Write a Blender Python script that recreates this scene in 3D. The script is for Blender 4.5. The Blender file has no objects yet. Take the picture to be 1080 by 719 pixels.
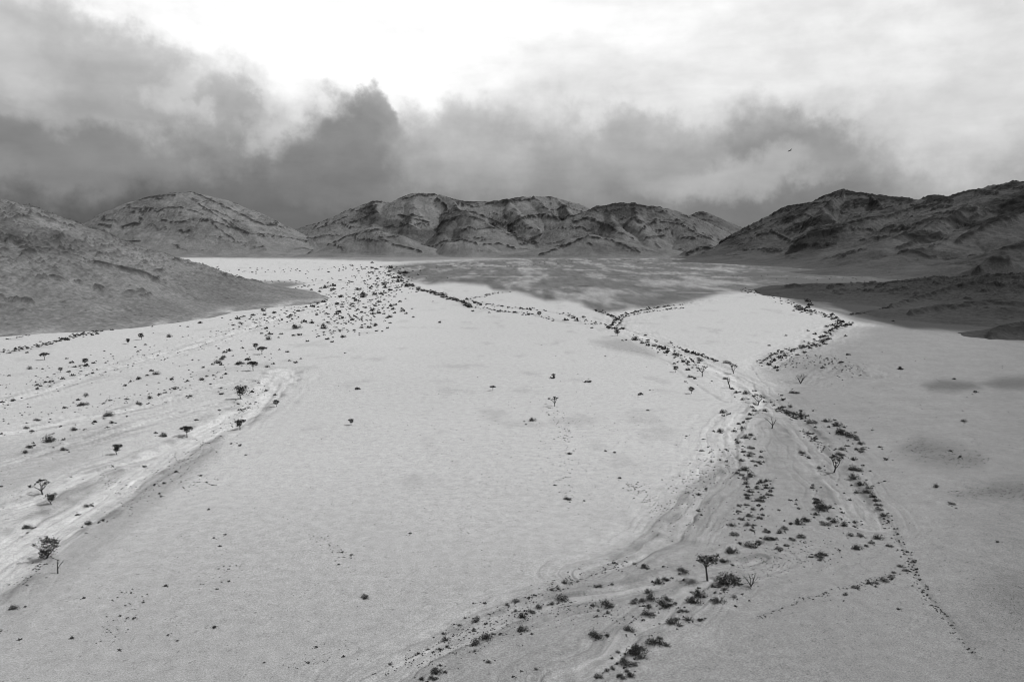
import bpy, math, random
import numpy as np

# ------------------------------------------------------------------ basics
sc = bpy.context.scene
COL = sc.collection
R = math.radians
CAM_H, F, CX, CY, HOR = 50.0, 840.0, 540.0, 359.5, 258.0
PITCH = math.atan((CY - HOR) / F)
CP, SP = math.cos(PITCH), math.sin(PITCH)
rng = np.random.default_rng(7)
random.seed(7)


def ray(u, v):
    x = (u - CX) / F
    y = (CY - v) / F
    return x, CP + y * SP, -SP + y * CP


def ground_pt(u, v):
    """photo position of a spot on the plain -> metres on the plain"""
    dx, dy, dz = ray(u, v)
    t = -CAM_H / dz
    return dx * t, dy * t


def at_depth(u, v, d):
    dx, dy, dz = ray(u, v)
    t = d / dy
    return dx * t, d, CAM_H + dz * t


def plain_uv(x, y, z=0.0):
    dz = z - CAM_H
    f = y * CP - dz * SP
    up = y * SP + dz * CP
    f = np.maximum(f, 1.0)
    return CX + F * x / f, CY - F * up / f


# ------------------------------------------------------------------ noise
def _hash(ix, iy, seed):
    h = (ix.astype(np.int64) * 374761393 + iy.astype(np.int64) * 668265263 + seed * 1442695041) & 0xFFFFFFFF
    h = ((h ^ (h >> 13)) * 1274126177) & 0xFFFFFFFF
    return (h ^ (h >> 16)) & 0xFFFF


_ANG = np.linspace(0, 2 * np.pi, 65536, endpoint=False)
_GX, _GY = np.cos(_ANG).astype(np.float32), np.sin(_ANG).astype(np.float32)


def noise(x, y, seed=0):
    x = np.asarray(x, dtype=np.float64); y = np.asarray(y, dtype=np.float64)
    x0 = np.floor(x); y0 = np.floor(y)
    fx = (x - x0).astype(np.float32); fy = (y - y0).astype(np.float32)
    sx = fx * fx * fx * (fx * (fx * 6 - 15) + 10); sy = fy * fy * fy * (fy * (fy * 6 - 15) + 10)

    def g(ox, oy):
        h = _hash(x0 + ox, y0 + oy, seed)
        return _GX[h] * (fx - ox) + _GY[h] * (fy - oy)
    a = g(0, 0); b = g(1, 0); c = g(0, 1); d = g(1, 1)
    return 1.45 * (a + (b - a) * sx + (c - a) * sy + (a - b - c + d) * sx * sy)


def fbm(x, y, octv=4, seed=0, gain=0.5):
    t = 0; a = 1.0; s = 0
    for i in range(octv):
        t = t + a * noise(x * 2 ** i, y * 2 ** i, seed + i * 17)
        s += a; a *= gain
    return t / s


def ridged(x, y, octv=3, seed=0, gain=0.5):
    t = 0; a = 1.0; s = 0
    for i in range(octv):
        t = t + a * (1 - np.abs(noise(x * 2 ** i, y * 2 ** i, seed + i * 31)) * 2)
        s += a; a *= gain
    return t / s


def smooth(a, b, x):
    t = np.clip((x - a) / (b - a), 0, 1)
    return t * t * (3 - 2 * t)


def poly_dist(px, py, pts):
    """distance to a polyline, and the running length of the nearest spot"""
    best = np.full(np.shape(px), 1e9, dtype=np.float32); arc = np.zeros(np.shape(px), dtype=np.float32)
    run = 0.0
    for (x0, y0), (x1, y1) in zip(pts[:-1], pts[1:]):
        dx, dy = x1 - x0, y1 - y0
        L2 = dx * dx + dy * dy + 1e-9
        t = np.clip(((px - x0) * dx + (py - y0) * dy) / L2, 0, 1)
        d = np.hypot(px - (x0 + t * dx), py - (y0 + t * dy))
        m = d < best
        best = np.where(m, d, best); arc = np.where(m, run + t * math.sqrt(L2), arc)
        run += math.sqrt(L2)
    return best, arc


def in_poly(px, py, pts):
    ins = np.zeros(np.shape(px), dtype=bool)
    n = len(pts)
    for i in range(n):
        x0, y0 = pts[i]; x1, y1 = pts[(i + 1) % n]
        if y0 == y1:
            continue
        c = ((y0 > py) != (y1 > py)) & (px < (x1 - x0) * (py - y0) / (y1 - y0) + x0)
        ins ^= c
    return ins


def poly_sd(px, py, pts):
    d, _ = poly_dist(px, py, list(pts) + [pts[0]])
    return np.where(in_poly(px, py, pts), d, -d)


# ------------------------------------------------------------------ the plain: washes, gravel and sand
def W(pts):
    return [ground_pt(u, v) for u, v in pts]


BEDS = [  # sandy stream beds: photo path, half width m, depth m, brightness change
    ([(-60, 640), (0, 592), (60, 553), (115, 520), (170, 483), (230, 450), (275, 422), (292, 404), (300, 390)], 5.5, .45, .10),
    ([(400, 722), (430, 702), (480, 676), (530, 655), (580, 638), (640, 626), (688, 617), (730, 609), (768, 599), (800, 588)], 1.5, .25, .10),
    ([(595, 724), (640, 692), (663, 670), (695, 650), (727, 622), (745, 612)], 1.3, .25, .10),
    ([(620, 606), (658, 593), (684, 578), (707, 568), (711, 560), (729, 538), (740, 522), (761, 510), (771, 491), (771, 469),
      (778, 448), (798, 428), (806, 420), (788, 404), (760, 392), (730, 378), (690, 360), (655, 346)], 1.6, .35, .10),
    ([(806, 424), (830, 440), (856, 466), (876, 495), (897, 526), (915, 552)], 3.4, .4, .08),
    ([(655, 346), (650, 341), (655, 334), (668, 329), (690, 324), (720, 320), (745, 317)], 2.2, .5, .06),
    ([(806, 388), (830, 376), (858, 367), (869, 357), (878, 347), (890, 342)], 2.6, .4, .07),
    ([(-20, 462), (60, 447), (140, 431), (200, 415), (250, 402)], 2.2, .2, .07),
    ([(-20, 430), (50, 411), (100, 394), (200, 366), (300, 333), (350, 318)], 2.6, .2, .07),
    ([(-20, 495), (60, 472), (100, 461), (170, 441), (240, 424)], 2.0, .2, .06),
    ([(-20, 545), (50, 524), (100, 498), (150, 482), (200, 461)], 1.6, .2, .05),
    ([(845, 403), (862, 396), (880, 384), (900, 384), (912, 396)], 1.3, .2, .04),
]
BANKS = [  # thin dark cut banks and shrub-lined rills: path, half width m, depth of change
    ([(60, 575), (100, 549), (130, 529), (170, 505), (200, 488), (225, 474)], .45, .30),
    ([(262, 448), (278, 430), (290, 412), (297, 400)], .55, .35),
    ([(618, 362), (640, 366), (680, 372), (704, 380), (722, 396), (745, 412), (765, 424), (786, 424)], .7, .20),
    ([(706, 362), (722, 369), (740, 375), (770, 388), (795, 400), (812, 410)], .7, .22),
    ([(7, 358), (30, 353), (50, 348), (75, 342), (100, 338)], 1.0, .22),
    ([(120, 343), (140, 334), (165, 329), (210, 322), (260, 316), (310, 304), (335, 299), (360, 297)], 3.0, .22),
    ([(7, 372), (40, 364), (75, 355), (105, 349), (125, 341)], 2.5, .20),
    ([(420, 293), (441, 305), (457, 309), (472, 314), (487, 318), (495, 324)], 5.0, .36),
    ([(495, 324), (530, 328), (560, 331), (585, 337), (600, 341), (622, 342), (642, 344)], 2.4, .26),
    ([(492, 316), (515, 321), (545, 325), (570, 327), (600, 332), (612, 340)], 2.2, .26),
    ([(492, 315), (512, 312), (523, 309), (540, 308)], 2.5, .28),
    ([(642, 346), (648, 338), (655, 333), (672, 328), (695, 324), (720, 321)], 1.6, .45),
    ([(650, 344), (657, 335), (675, 330), (705, 326), (722, 325)], 1.3, .40),
    ([(628, 327), (640, 331), (650, 336)], 1.8, .38),
    ([(800, 382), (812, 374), (830, 370), (850, 365), (862, 362), (873, 352), (882, 344), (897, 341)], 1.8, .34),
    ([(838, 323), (852, 328), (868, 332), (882, 336), (897, 342)], 2.0, .30),
    ([(876, 374), (884, 381), (892, 388), (905, 390), (911, 396)], .5, .30),
    ([(895, 332), (915, 329), (930, 326), (944, 323)], 2.2, .30),
    ([(792, 385), (800, 397), (812, 409)], .35, .28),
    ([(836, 450), (850, 468), (866, 492)], .3, .22),
    ([(935, 545), (948, 570), (962, 600), (975, 625), (1000, 655), (1030, 695)], .5, .16),
    ([(930, 585), (905, 595), (880, 603), (850, 612)], .3, .10),
    ([(800, 652), (850, 632), (905, 618), (945, 604), (955, 600)], .4, .12),
    ([(560, 640), (600, 615), (640, 595), (680, 572), (705, 555), (720, 540)], .5, .14),
    ([(505, 312), (530, 309), (560, 303)], 2.0, .1),
]
ZONES = [  # ground of another colour: outline in the photo, soft edge px, albedo, patchiness
    ([(-400, 380), (0, 351), (60, 344), (120, 334), (180, 322), (240, 315), (300, 304), (322, 299), (300, 297), (265, 296), (230, 292), (200, 284), (150, 274), (-400, 262)], 2.0, .135, .0),
    ([(405, 281), (440, 277), (560, 271), (700, 267), (800, 270), (1500, 290), (1500, 392), (1080, 359), (1000, 350), (940, 344), (905, 338), (880, 330), (850, 322),
      (820, 312), (795, 307), (760, 310), (730, 317), (690, 324), (650, 329), (635, 331), (612, 319), (600, 316), (575, 317), (560, 312), (545, 308), (520, 306), (512, 301), (480, 298), (450, 300), (430, 295)], 3.0, .10, .61),
    ([(-600, 271), (120, 271), (330, 273), (420, 276), (600, 270), (800, 268), (1700, 270), (1700, 259), (-600, 259)], 1.2, .16, .15),
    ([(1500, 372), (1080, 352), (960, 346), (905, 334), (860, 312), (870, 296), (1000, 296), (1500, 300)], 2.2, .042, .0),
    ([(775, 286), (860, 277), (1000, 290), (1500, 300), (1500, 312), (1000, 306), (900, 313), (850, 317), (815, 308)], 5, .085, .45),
    ([(0, 690), (0, 622), (60, 585), (125, 533), (190, 483), (240, 462), (235, 482), (170, 535), (110, 585), (50, 640)], 10, .265, .3),
    ([(40, 530), (75, 517), (110, 506), (150, 492), (100, 520), (45, 548)], 5, .25, .2),
    ([(800, 385), (850, 370), (880, 372), (915, 398), (900, 425), (870, 430), (840, 400)], 14, .20, .55),
    ([(620, 359), (660, 357), (700, 374), (690, 376), (650, 369)], 4, .27, .2),
    ([(975, 405), (995, 399), (1030, 401), (1040, 408), (1010, 413), (985, 411)], 5, .10, .25),
    ([(1036, 402), (1060, 396), (1110, 396), (1110, 407), (1060, 408)], 5, .10, .25),
    ([(945, 475), (965, 462), (1000, 468), (1035, 480), (1030, 495), (990, 493), (955, 485)], 13, .125, .4),
    ([(1005, 525), (1040, 512), (1110, 505), (1110, 528), (1040, 528)], 12, .12, .4),
    ([(1040, 620), (1065, 610), (1110, 615), (1110, 680), (1070, 650)], 18, .12, .4),
    ([(680, 560), (720, 520), (745, 500), (768, 470), (775, 500), (740, 540), (700, 575)], 9, .21, .4),
    ([(420, 712), (480, 672), (560, 630), (640, 592), (680, 572), (660, 600), (600, 635), (520, 668), (470, 700)], 7, .21, .4),
    ([(-100, 500), (0, 470), (60, 460), (110, 448), (140, 455), (90, 490), (40, 510), (-100, 560)], 14, .30, .3),
    ([(850, 500), (885, 470), (905, 500), (960, 600), (1000, 660), (1060, 740), (700, 740), (760, 680), (850, 600)], 30, .20, .25),
    ([(830, 520), (870, 500), (900, 540), (860, 550)], 8, .2, .3),
]


def ground_fields(x, y):
    x = np.asarray(x, np.float64); y = np.asarray(y, np.float64)
    yy = np.maximum(y, 6.0)
    u, v = plain_uv(x, yy)
    r = np.hypot(x, y)
    # gentle swells and fine unevenness
    z = 0.6 * fbm(x / 240, y / 240, 3, 3) + .05 * fbm(x / 22, y / 22, 3, 9) + .04 * fbm(x / 3.1, y / 3.1, 2, 12)
    # plain of pale dry grass; right of the big wash the ground is a darker gravelly sand
    alb = np.full(x.shape, .372)
    big = fbm(x / 170, y / 170, 4, 41)
    alb = alb * (1 + .03 * big + .03 * fbm(x / 30, y / 30, 4, 44))
    stain = smooth(.18, .5, fbm(x / 16, y / 26, 4, 46) + .35 * fbm(x / 70, y / 90, 2, 47))
    alb *= 1 - .13 * stain
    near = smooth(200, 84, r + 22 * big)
    alb *= 1 - .29 * near  # vignette-like foreground darkening painted into the albedo, by distance from the camera
    edge = np.interp(v, [300, 345, 385, 430, 500, 560, 600, 640, 719], [1500, 905, 830, 800, 770, 700, 610, 520, 400])
    edge = edge + 16 * fbm(x / 60, y / 60, 3, 77)
    rgt = smooth(-40, 45, u - edge)
    alb = alb * (1 - rgt) + rgt * (.205 + .03 * big + .03 * fbm(x / 9, y / 9, 3, 21))
    rg2 = smooth(40, 260, u - np.interp(v, [345, 719], [930, 800]) + 40 * big)
    alb *= 1 - .20 * rg2
    # white sand flats beyond the left fan
    lf = smooth(520, 380, u) * smooth(420, 320, v)
    alb *= 1 + .10 * lf
    wu = u + 5.0 * fbm(x / 55, y / 120, 3, 5) * np.clip((v - HOR) / 60, .5, 3)
    wv = v + 2.6 * fbm(x / 60, y / 200, 4, 6) * np.clip((v - HOR) / 60, .35, 3)
    streak = fbm(x / 62, y / 300, 5, 61, .58)
    for pts, soft, a, patch in ZONES:
        us = [p[0] for p in pts]; vs = [p[1] for p in pts]
        m = (wu > min(us) - 40) & (wu < max(us) + 40) & (wv > min(vs) - 40) & (wv < max(vs) + 40)
        if not m.any():
            continue
        k = np.zeros(x.shape)
        k[m] = smooth(-soft, soft, poly_sd(wu[m], wv[m], pts))
        if patch:
            pn = streak + .3 * fbm(x / 14, y / 90, 4, 62)
            lens = smooth(-.08, .34, pn) * (.7 + .7 * fbm(x / 9, y / 60, 4, 64, .6))
            lens = np.clip(lens + .8 * smooth(.78, .97, ridged(x / 210 + .5 * fbm(x / 60, y / 60, 2, 65), y / 420, 3, 66)), 0, 1)
            k = k * (1 - patch * lens)
        tex = 1 + .14 * fbm(x / 60, y / 60, 4, 8)
        if patch > .6 and a < .16: tex = tex + .6 * fbm(x / 13, y / 90, 5, 68, .62) - .45 * smooth(.80, .96, ridged(x / 120 + .6 * fbm(x / 50, y / 50, 3, 69), y / 260, 3, 70))
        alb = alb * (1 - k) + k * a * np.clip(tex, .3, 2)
    # stream beds
    fl_d = np.full(x.shape, 1e6); fl_a = np.zeros(x.shape)
    wx = x + 1.2 * fbm(x / 9, y / 9, 3, 91); wy = y + 1.2 * fbm(x / 9, y / 9, 3, 92)
    for pts, w, dep, br in BEDS:
        P = W(pts)
        xs = [p[0] for p in P]; ys = [p[1] for p in P]
        m = (x > min(xs) - 40) & (x < max(xs) + 40) & (y > min(ys) - 40) & (y < max(ys) + 40)
        if not m.any():
            continue
        d, arc = poly_dist(wx[m], wy[m], P)
        wv_ = w * (1 + .35 * noise(arc / 11, arc * 0 + .5, 5))
        k = smooth(wv_ * 1.35, wv_ * .7, d)
        cl = d < fl_d[m]; fd = fl_d[m]; fa = fl_a[m]
        fd[cl] = d[cl]; fa[cl] = arc[cl]; fl_d[m] = fd; fl_a[m] = fa
        z[m] -= dep * k
        # bars and threads inside the bed
        thr = .35 * fbm(arc / 14, d / 1.3, 3, 15)
        alb[m] *= 1 + k * (br * 1.5 + .3 * thr)
        z[m] += .07 * k * thr
        bank = np.exp(-((d - wv_ * 1.15) / (.28 * wv_ + .2)) ** 2) * smooth(-.1, .35, noise(arc / 7, d / 6, 33))
        alb[m] *= 1 - .3 * bank
    # threads of pale sand and dark gravel that follow the flow
    reach = np.exp(-(np.minimum(fl_d, 400) / (6.5 + .02 * r)) ** 2) * (r < 900)
    th = fbm(fl_d / (1.0 + .003 * r) + .8 * noise(fl_a / 16, fl_d * 0, 19), fl_a / 34, 3, 141, .6)
    th2 = ridged(fl_d / 2.6 + 1.1 * noise(fl_a / 22, fl_d * 0, 29), fl_a / 60, 2, 143)
    brk = smooth(-.25, .35, fbm(x / 13, y / 13, 3, 145)) * (1 - .45 * rgt)
    alb *= 1 + reach * (.40 * th - .18 * smooth(.62, .95, th2) * brk)
    alb *= 1 + .22 * reach * fbm(x / 2.4, y / 3.2, 3, 147, .65)
    z -= .18 * reach * smooth(.6, .95, th2)
    for pts, w, dk in BANKS:
        P = W(pts)
        xs = [p[0] for p in P]; ys = [p[1] for p in P]
        m = (x > min(xs) - 30) & (x < max(xs) + 30) & (y > min(ys) - 30) & (y < max(ys) + 30)
        if not m.any():
            continue
        d, arc = poly_dist(x[m] + (wx[m] - x[m]) * .6, y[m] + (wy[m] - y[m]) * .6, P)
        k = np.exp(-(d / w) ** 2) * (.65 + .5 * noise(arc / (w * 9 + 3), d / 5, 51))
        alb[m] *= 1 - dk * np.clip(k, 0, 1)
        z[m] -= .35 * min(1, w) * np.clip(k, 0, 1)
    return z, np.clip(alb, .03, .75)


def new_mesh(name, V, Fq, mats, attrs=None, smoothf=True, mat_index=None):
    """V (n,3), Fq (m,k) with k = 3 or 4"""
    me = bpy.data.meshes.new(name)
    V = np.asarray(V, np.float32); Fq = np.asarray(Fq, np.int32)
    k = Fq.shape[1]
    me.vertices.add(len(V)); me.vertices.foreach_set('co', V.ravel())
    me.loops.add(Fq.size); me.loops.foreach_set('vertex_index', Fq.ravel())
    me.polygons.add(len(Fq))
    me.polygons.foreach_set('loop_start', np.arange(0, Fq.size, k, dtype=np.int32))
    me.polygons.foreach_set('loop_total', np.full(len(Fq), k, dtype=np.int32))
    if smoothf:
        me.polygons.foreach_set('use_smooth', np.ones(len(Fq), dtype=bool))
    if mat_index is not None:
        me.polygons.foreach_set('material_index', np.asarray(mat_index, np.int32))
    for m in mats:
        me.materials.append(m)
    for an, arr in (attrs or {}).items():
        a = me.attributes.new(an, 'FLOAT', 'POINT')
        a.data.foreach_set('value', np.asarray(arr, np.float32).ravel())
    me.update(calc_edges=True)
    return me


def link(name, me, parent=None, label=None, cat=None, group=None, kind=None):
    o = bpy.data.objects.new(name, me)
    COL.objects.link(o)
    if parent: o.parent = parent
    if label: o['label'] = label
    if cat: o['category'] = cat
    if group: o['group'] = group
    if kind: o['kind'] = kind
    return o


# ------------------------------------------------------------------ materials (the photograph is black and white: greys only)
def nodes_of(m):
    m.use_nodes = True
    nt = m.node_tree
    return nt, nt.nodes, nt.links


def mat_ground(name, vary=.12, scale=1.4, bump=.25, scale2=.12, grit=None):
    m = bpy.data.materials.new(name)
    nt, N, L = nodes_of(m)
    b = N['Principled BSDF']
    b.inputs['Roughness'].default_value = .95
    b.inputs['Specular IOR Level'].default_value = .1
    at = N.new('ShaderNodeAttribute'); at.attribute_name = 'alb'
    geo = N.new('ShaderNodeNewGeometry')
    nz = N.new('ShaderNodeTexNoise'); nz.inputs['Scale'].default_value = scale; nz.inputs['Detail'].default_value = 5
    nz.inputs['Roughness'].default_value = .7
    L.new(geo.outputs['Position'], nz.inputs['Vector'])
    n2 = N.new('ShaderNodeTexNoise'); n2.inputs['Scale'].default_value = scale2; n2.inputs['Detail'].default_value = 6
    n2.inputs['Roughness'].default_value = .62
    L.new(geo.outputs['Position'], n2.inputs['Vector'])
    ad = N.new('ShaderNodeMath'); ad.operation = 'ADD'; L.new(nz.outputs['Fac'], ad.inputs[0]); L.new(n2.outputs['Fac'], ad.inputs[1])
    mr = N.new('ShaderNodeMapRange'); mr.inputs['From Min'].default_value = .7; mr.inputs['From Max'].default_value = 1.3
    mr.inputs['To Min'].default_value = 1 - vary; mr.inputs['To Max'].default_value = 1 + vary
    L.new(ad.outputs[0], mr.inputs['Value'])
    mu = N.new('ShaderNodeMath'); mu.operation = 'MULTIPLY'
    L.new(at.outputs['Fac'], mu.inputs[0]); L.new(mr.outputs['Result'], mu.inputs[1])
    cc = N.new('ShaderNodeCombineColor')
    for i in range(3): L.new(mu.outputs[0], cc.inputs[i])
    L.new(cc.outputs['Color'], b.inputs['Base Color'])
    if grit:
        # coarse sand, stones and dead tussocks
        g1 = N.new('ShaderNodeTexNoise'); g1.inputs['Scale'].default_value = grit[0]; g1.inputs['Detail'].default_value = 2
        L.new(geo.outputs['Position'], g1.inputs['Vector'])
        m1 = N.new('ShaderNodeMapRange'); m1.inputs['From Min'].default_value = .36; m1.inputs['From Max'].default_value = .64
        m1.inputs['To Min'].default_value = 1 - grit[1]; m1.inputs['To Max'].default_value = 1 + grit[1]
        L.new(g1.outputs['Fac'], m1.inputs['Value'])
        g2 = N.new('ShaderNodeTexNoise'); g2.inputs['Scale'].default_value = grit[2]; g2.inputs['Detail'].default_value = 3; g2.inputs['Roughness'].default_value = .7
        L.new(geo.outputs['Position'], g2.inputs['Vector'])
        m2 = N.new('ShaderNodeMapRange'); m2.inputs['From Min'].default_value = .60; m2.inputs['From Max'].default_value = .72
        m2.inputs['To Min'].default_value = 1; m2.inputs['To Max'].default_value = 1 - grit[3]
        L.new(g2.outputs['Fac'], m2.inputs['Value'])
        q1 = N.new('ShaderNodeMath'); q1.operation = 'MULTIPLY'; L.new(m1.outputs[0], q1.inputs[0]); L.new(m2.outputs[0], q1.inputs[1])
        q2 = N.new('ShaderNodeMath'); q2.operation = 'MULTIPLY'; L.new(mu.outputs[0], q2.inputs[0]); L.new(q1.outputs[0], q2.inputs[1])
        for i in range(3): L.new(q2.outputs[0], cc.inputs[i])
    bp = N.new('ShaderNodeBump'); bp.inputs['Strength'].default_value = bump; bp.inputs['Distance'].default_value = .12 / max(scale, .05) * .8
    L.new(nz.outputs['Fac'], bp.inputs['Height']); L.new(bp.outputs['Normal'], b.inputs['Normal'])
    return m


def mat_plain(name, g, vary=.3, scale=6, rough=.9, each=0):
    m = bpy.data.materials.new(name)
    nt, N, L = nodes_of(m)
    b = N['Principled BSDF']
    b.inputs['Roughness'].default_value = rough
    b.inputs['Specular IOR Level'].default_value = .15
    geo = N.new('ShaderNodeNewGeometry')
    nz = N.new('ShaderNodeTexNoise'); nz.inputs['Scale'].default_value = scale; nz.inputs['Detail'].default_value = 3
    L.new(geo.outputs['Position'], nz.inputs['Vector'])
    mr = N.new('ShaderNodeMapRange'); mr.inputs['From Min'].default_value = .3; mr.inputs['From Max'].default_value = .7
    mr.inputs['To Min'].default_value = g * (1 - vary); mr.inputs['To Max'].default_value = g * (1 + vary)
    L.new(nz.outputs['Fac'], mr.inputs['Value'])
    cc = N.new('ShaderNodeCombineColor')
    out = mr.outputs['Result']
    if each:                       # every plant a little paler or darker than the next
        oi = N.new('ShaderNodeObjectInfo'); e1 = N.new('ShaderNodeMapRange'); e1.inputs['To Min'].default_value = 1 - each * .5; e1.inputs['To Max'].default_value = 1 + each * 1.6
        L.new(oi.outputs['Random'], e1.inputs['Value'])
        e2 = N.new('ShaderNodeMath'); e2.operation = 'MULTIPLY'; L.new(out, e2.inputs[0]); L.new(e1.outputs[0], e2.inputs[1]); out = e2.outputs[0]
    for i in range(3): L.new(out, cc.inputs[i])
    L.new(cc.outputs['Color'], b.inputs['Base Color'])
    return m


M_GROUND = mat_ground('dry_ground', .17, 2.6, .5, .5, (5.5, .20, 1.5, .42))
M_HILL = mat_ground('hill_scree', .34, .22, .7, .02, (.45, .17, .16, .42))
M_LEAF = mat_plain('acacia_leaf', .03, .4, 3)
M_SHRUB = mat_plain('shrub_leaf', .027, .4, 3, each=1.0)
M_TWIG = mat_plain('dry_twig', .055, .3, 5)
M_BARK = mat_plain('bark', .05, .35, 8)
M_TUFT = mat_plain('tuft', .045, .4, 2)
M_BIRD = mat_plain('feather', .03, .3, 9)

# ------------------------------------------------------------------ ground sheet
def build_ground():
    inner = np.radians(np.linspace(-37, 37, 1180))
    outer = np.radians(np.linspace(37, 323, 120)[1:-1])
    ang = np.concatenate([inner, outer])                      # azimuth from +Y, clockwise
    s = np.concatenate([1 / np.array([2., 8, 20, 40, 55, 66]), np.linspace(1 / 74, 1 / 3600, 640), 1 / np.geomspace(3750, 60000, 34)])
    rad = 1 / s
    A, RR = np.meshgrid(ang, rad)
    X = RR * np.sin(A); Y = RR * np.cos(A)
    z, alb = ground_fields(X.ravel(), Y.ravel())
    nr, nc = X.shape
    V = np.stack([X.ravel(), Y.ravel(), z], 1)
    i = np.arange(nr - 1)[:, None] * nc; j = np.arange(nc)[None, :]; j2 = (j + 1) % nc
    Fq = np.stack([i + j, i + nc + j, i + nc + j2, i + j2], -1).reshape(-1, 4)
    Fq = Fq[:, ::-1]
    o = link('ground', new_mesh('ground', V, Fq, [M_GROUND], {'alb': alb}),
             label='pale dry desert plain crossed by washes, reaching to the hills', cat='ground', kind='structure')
    # close the small hole under the camera
    return o


# ------------------------------------------------------------------ hills
def RD(pts, w, dflt=None):
    """ridge from photo points (u, v, distance)"""
    out = []
    for p in pts:
        out.append(at_depth(*p))
    return out, w


def interp_d(pts, d0, d1):
    n = len(pts)
    return [(u, v, d0 + (d1 - d0) * i / (n - 1)) for i, (u, v) in enumerate(pts)]


HILLS = {}
HILLS['left'] = dict(step=1.5, alb=.125, foot=.75, footalb=.15, rock=.035, rough=2.0, strata=24, bound=(-950, 20, 300, 1350), rmask=-.10, pep=.35, label='near bare hillside sloping down from the left edge to the pale plain',
    ridges=[([(-420, 150, 560, 330), (-200, 180, 620, 305), (0, 209, 720, 290), (30, 219, 760, 255), (60, 231, 820, 228), (85, 238, 880, 200), (108, 248, 950, 160), (127, 261, 1020, 125), (146, 273, 1080, 100), (185, 282, 1100, 75), (230, 291, 1080, 50), (280, 297, 1050, 25), (318, 300, 1015, 10)], 560, .25),
            ([(0, 262, 560), (60, 270, 590), (100, 277, 640, 120), (135, 285, 700, 90), (165, 292, 760, 60), (190, 300, 800, 40)], 150, .5)])
HILLS['dome'] = dict(step=3.6, alb=.135, rock=.022, rough=2.6, strata=60, bound=(-2700, -850, 3050, 4300), rmask=-.08, label='rounded rocky hill standing alone behind the left hillside',
    ridges=[(interp_d([(40, 250), (75, 240), (105, 236), (130, 225), (150, 211), (165, 207), (182, 204), (205, 203), (225, 208), (250, 219), (270, 231), (285, 241), (300, 247), (320, 254)], 3700, 3720), 560, .75),
            (interp_d([(182, 204), (190, 222), (200, 240), (205, 262)], 3700, 3330), 240, .5),
            (interp_d([(225, 208), (240, 226), (262, 246), (280, 264)], 3700, 3330), 240, .5),
            (interp_d([(150, 211), (140, 228), (128, 246), (122, 262)], 3690, 3330), 260, .5),
            (interp_d([(120, 258), (132, 254), (145, 256), (152, 262)], 3340, 3330), 110, .5)])
HILLS['saddle'] = dict(step=4.5, alb=.125, rock=.04, rough=2, strata=50, bound=(-1500, -700, 3700, 4800), rmask=.05, label='small distant hill in the gap between the dome and central range',
    ridges=[(interp_d([(285, 250), (300, 243), (318, 241), (332, 243), (345, 250), (360, 258)], 4300, 4350), 420, .6),
            (interp_d([(305, 255), (318, 250), (332, 254)], 3950, 3950), 200, .6)])
HILLS['central'] = dict(step=3.6, alb=.12, rock=.014, face=.5, rough=3, strata=62, bound=(-1250, 560, 2950, 4500), rmask=-.12, label='long central mountain range with dark rock ledges and rounded spurs',
    ridges=[(interp_d([(310, 256), (322, 248), (335, 240), (355, 231), (372, 223), (385, 216), (397, 213), (412, 214), (425, 208), (437, 204), (452, 204), (464, 206), (475, 209), (490, 213), (510, 213), (535, 211), (555, 208), (570, 207), (590, 209), (605, 214), (620, 222), (640, 240)], 3900, 3950), 620, .45),
            (interp_d([(397, 213), (398, 226), (388, 240), (372, 254), (352, 266)], 3880, 3330), 262, .8),
            (interp_d([(437, 204), (440, 220), (438, 238), (432, 252), (430, 266)], 3880, 3330), 250, .8),
            (interp_d([(380, 245), (400, 242), (420, 248), (440, 258), (450, 266)], 3420, 3300), 162, .8),
            (interp_d([(464, 206), (478, 217), (486, 223), (505, 231), (530, 245), (552, 262)], 3860, 3330), 250, .8),
            (interp_d([(486, 223), (476, 234), (468, 248), (464, 264)], 3700, 3330), 150, .8),
            (interp_d([(462, 266), (475, 256), (495, 253), (515, 256), (535, 264)], 3320, 3300), 137, .8),
            (interp_d([(535, 211), (548, 226), (556, 242), (566, 262)], 3900, 3350), 212, .8),
            (interp_d([(570, 207), (582, 224), (592, 240), (600, 262)], 3900, 3400), 225, .8),
            (interp_d([(590, 209), (604, 226), (612, 242)], 3920, 3500), 187, .8)])
HILLS['central_right'] = dict(step=3.4, alb=.105, rock=.011, face=.55, rough=3, strata=52, bound=(-260, 1330, 2780, 4200), rmask=-.08, label='rounded hills with dark rock crests right of the central range',
    ridges=[(interp_d([(592, 250), (598, 240), (606, 230), (615, 223), (627, 218), (638, 217), (650, 215), (668, 214), (685, 218), (700, 219), (715, 222), (730, 230), (748, 242), (770, 254), (792, 263)], 3600, 3600), 430, .5),
            (interp_d([(566, 268), (578, 262), (592, 256), (612, 250), (630, 247), (645, 251), (662, 260), (680, 268)], 3130, 3130), 250, .5),
            (interp_d([(638, 217), (645, 230), (655, 244), (672, 260)], 3590, 3200), 212, .8),
            (interp_d([(668, 214), (672, 230), (683, 246), (700, 262)], 3590, 3200), 212, .8),
            (interp_d([(700, 219), (716, 234), (734, 248), (752, 262)], 3590, 3200), 212, .8),
            (interp_d([(720, 269), (732, 264), (748, 260), (760, 262), (768, 268)], 2980, 2980), 75, .5),
            (interp_d([(766, 266), (775, 259), (785, 261), (796, 267)], 3050, 3050), 75, .5)])
HILLS['gap'] = dict(step=4.5, alb=.085, rock=.016, rough=3, strata=50, bound=(750, 1500, 3600, 4900), rmask=-.05, label='low distant peak behind the gap before the right range',
    ridges=[(interp_d([(715, 240), (728, 228), (740, 223), (750, 226), (762, 233), (775, 239), (790, 247), (810, 258)], 4200, 4250), 480, .5),
            (interp_d([(745, 250), (760, 246), (775, 252)], 3950, 3950), 200, .5)])
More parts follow.
